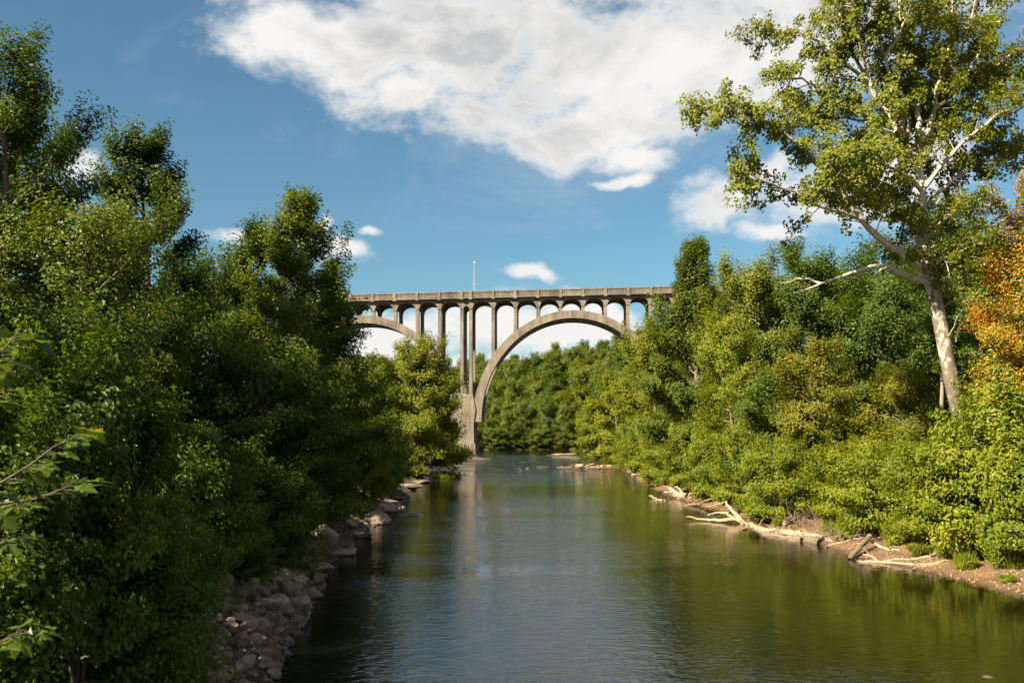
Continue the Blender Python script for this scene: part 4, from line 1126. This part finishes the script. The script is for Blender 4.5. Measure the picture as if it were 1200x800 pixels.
for xx, yy in pts[:292]:
    me = FAR[int(rf.choice([0, 1, 2, 3, 4], p=[.18, .18, .18, .32, .14]))]
    o = obj('hill_tree', me); s = rf.uniform(.62, 1.12) * (.72 if yy < 362 else 1)
    o.location = (xx, yy, gz(xx, yy) - .2); o.rotation_euler = (0, 0, rf.uniform(0, 6.28)); o.scale = (s * rf.uniform(.9, 1.15), s * rf.uniform(.9, 1.15), s)
    near = yy < 356
    tag(o, 'sunlit tree in the front row on the far river bank beyond the bridge' if near else 'green tree on the wooded hill beyond the bridge', 'tree',
        'front row trees on the far river bank' if near else 'trees on the wooded hill beyond the bridge')
for i in range(46):
    x = -48 + 84 * (i + rf.uniform(0, 1)) / 46
    y = 337.5 + 3 * math.sin(x * .09)
    if x > 27: y = rf.uniform(295, 336); x = 31.5
    o = obj('far_shrub', FAR[int(rf.integers(5))]); q = rf.uniform(.22, .42)
    o.location = (x, y + .5, .0); o.rotation_euler = (0, 0, rf.uniform(0, 6.28)); o.scale = (q * 1.5, q * 1.5, q)
    tag(o, 'low bush at the water line of the far river bank beyond the bridge', 'shrub', 'bushes at the far water line')
# woods on both sides of the bridge, right down to the river, seen past the nearer trees
side = []
for y in np.arange(180, 345, 11):
    for x in list(np.arange(-95, -16, 10.0)) + list(np.arange(26, 110, 10.0)):
        xx = x + rf.uniform(-3, 3); yy = y + rf.uniform(-3, 3)
        px = 600 + FPX * xx / yy
        if xx < 0 and yy < 262: continue
        if abs(yy - 268) < 13 or not (380 < px < 860) or float(shore(xx, yy)[0]) < 3: continue
        side.append((xx, yy))
for xx, yy in side:
    o = obj('valley_tree', FAR[int(rf.integers(5))]); s = rf.uniform(.75, 1.1)
    o.location = (xx, yy, gz(xx, yy) - .2); o.rotation_euler = (0, 0, rf.uniform(0, 6.28)); o.scale = (s, s, s)
    tag(o, 'tree of the valley wood left of the bridge pier' if xx < 0 else 'tree of the valley wood right of the bridge arch', 'tree',
        'valley trees left of the pier' if xx < 0 else 'valley trees right of the arch')
print('far', len(pts), 'side', len(side), 'rocks', len(placed))

# ------------------------------------------------------------------ sky, sun, camera
SUN = Vector((-.83, -.56, 0)).normalized() * math.cos(R2(35)) + Vector((0, 0, math.sin(R2(35))))
w = bpy.data.worlds.new('World'); SC.world = w; w.use_nodes = True
nt = w.node_tree; nt.nodes.clear(); g = NT(nt)
out = g.n('ShaderNodeOutputWorld'); bg = g.n('ShaderNodeBackground'); bg.inputs['Strength'].default_value = .05
sky = g.n('ShaderNodeTexSky', sky_type='NISHITA'); sky.sun_disc = False
sky.sun_elevation = R2(35); sky.sun_rotation = math.atan2(SUN.x, SUN.y); sky.air_density = 1.0; sky.dust_density = .6; sky.ozone_density = 2.5
tc = g.n('ShaderNodeTexCoord'); dv = tc.outputs['Generated']
sep = g.n('ShaderNodeSeparateXYZ'); g.l(dv, sep.inputs[0])
az = g.math('ARCTAN2', sep.outputs[0], sep.outputs[1]); el = g.math('ARCSINE', sep.outputs[2])
comb = g.n('ShaderNodeCombineXYZ'); g.l(az, comb.inputs[0]); g.l(el, comb.inputs[1]); ae = comb.outputs[0]
def ang(px, py):
    x = (px - 600) / FPX; v = (506 - py) / FPX; return math.atan(x), math.atan(v / math.sqrt(1 + x * x))
# cloud lumps as azimuth / elevation of their middles and their half sizes (written with picture numbers)
BL = [(335, 42, 78, 36), (425, 60, 108, 56), (540, 70, 135, 74), (455, 118, 64, 34), (660, 76, 155, 74), (668, 152, 84, 30), (560, 126, 92, 44), (785, 62, 130, 72), (740, 132, 90, 34),
      (880, 45, 125, 62), (300, -40, 60, 36), (470, -40, 130, 60), (640, -50, 150, 60), (820, -50, 130, 60), (960, -10, 180, 80), (748, 184, 44, 17), (728, 212, 26, 7),
      (850, 232, 52, 24), (905, 264, 48, 11), (970, 230, 105, 36), (1040, 190, 85, 36), (905, 198, 40, 14), (420, 305, 36, 18), (448, 277, 16, 5), (272, 288, 24, 11), (378, 268, 12, 11),
      (628, 331, 30, 9), (585, 388, 80, 26), (665, 392, 70, 24), (692, 372, 50, 16), (455, 400, 66, 30), (90, 195, 32, 16), (520, 425, 50, 10), (650, 425, 110, 9)]
dmin = None
warpn = g.n('ShaderNodeTexNoise'); g.l(dv, warpn.inputs['Vector']); warpn.inputs['Scale'].default_value = 9; warpn.inputs['Detail'].default_value = 5
wv_ = g.vmath('SCALE', g.vmath('SUBTRACT', warpn.outputs['Color'], (.5, .5, .5)), None); wv_.node.inputs['Scale'].default_value = .085
aew = g.vmath('ADD', ae, wv_)
for px, py, rx, ry in BL:
    a, e = ang(px, py); sx, sy = FPX / rx * .92, FPX / ry * .92
    ln = g.vmath('LENGTH', g.vmath('MULTIPLY_ADD', aew, (sx, sy, 0), (-a * sx, -e * sy, 0)))
    if ry < 35: ln = g.math('ADD', ln, .0)
    dmin = ln if dmin is None else g.math('SMOOTH_MIN', dmin, ln, .22)
# clouds elsewhere round the sky, for light and reflections
far = g.noise(dv, 2.3, 8, .6, .3)
mp = g.n('ShaderNodeMapping'); mp.inputs['Scale'].default_value = (1, 1, 1.7); g.l(dv, mp.inputs['Vector'])
fb = g.noise(mp.outputs[0], 9, 10, .60, .25)
fb2 = g.noise(mp.outputs[0], 30, 8, .62, .2)
f = g.math('ADD', g.math('SUBTRACT', 1.12, dmin), g.math('MULTIPLY', g.math('SUBTRACT', fb, .5), 2.3))
f = g.math('ADD', f, g.math('MULTIPLY', g.math('SUBTRACT', fb2, .5), 1.25))
alpha = g.mapr(f, -.2, .80)
offn = g.mapr(g.math('ABSOLUTE', az), .62, .85)
alt = g.math('MULTIPLY', g.mapr(far, .44, .60), g.math('MULTIPLY', offn, g.mapr(sep.outputs[2], .02, .12)))
alpha = g.math('MAXIMUM', alpha, alt)
cir = g.math('MULTIPLY', g.mapr(g.noise(mp.outputs[0], 3.2, 8, .62, 1.2), .52, .78), .22)
alpha = g.math('MAXIMUM', alpha, g.math('MULTIPLY', cir, g.mapr(sep.outputs[2], .02, .25)))
# thick parts are greyer, the thin sunward rims whiter
thick = g.mapr(f, .30, 1.0)
sh = g.noise(mp.outputs[0], 6.5, 7, .6, .4)
grey = g.math('MULTIPLY', g.math('MULTIPLY', thick, g.mapr(el, .12, .27, .12, 1.0)), g.mapr(sh, .36, .66))
cc = g.mix(grey, (4.75, 4.66, 4.52), (2.75, 2.78, 2.85))
skyc = g.mix(1.0, sky.outputs[0], (.425, .580, .572), 'MULTIPLY')
g.l(g.mix(alpha, skyc, cc), bg.inputs['Color']); g.l(bg.outputs[0], out.inputs[0])

sl = bpy.data.lights.new('sun', 'SUN'); sl.energy = 5.0; sl.angle = R2(.5); sl.color = (1.0, .87, .64)
so = bpy.data.objects.new('sun', sl); link(so); so.rotation_euler = SUN.to_track_quat('Z', 'Y').to_euler(); so.location = SUN * 80

cd = bpy.data.cameras.new('camera'); cd.sensor_width = 36; cd.lens = 36 * FPX / 1200; cd.shift_y = 106 / 1200.0
cd.clip_start = .1; cd.clip_end = 9000
cd.dof.use_dof = True; cd.dof.focus_distance = 70; cd.dof.aperture_fstop = 5.6
co = bpy.data.objects.new('camera', cd); link(co); co.location = (0, 0, CAM_H); co.rotation_euler = (R2(90), 0, 0)
SC.camera = co
SC.render.engine = 'CYCLES'
SC.cycles.max_bounces = 6; SC.cycles.diffuse_bounces = 3; SC.cycles.glossy_bounces = 3; SC.cycles.transmission_bounces = 4
SC.cycles.use_denoising = True
SC.view_settings.view_transform = 'Standard'; SC.view_settings.look = 'None'
SC.view_settings.exposure = 2.0; SC.view_settings.gamma = 1.0; SC.view_settings.use_curve_mapping = False
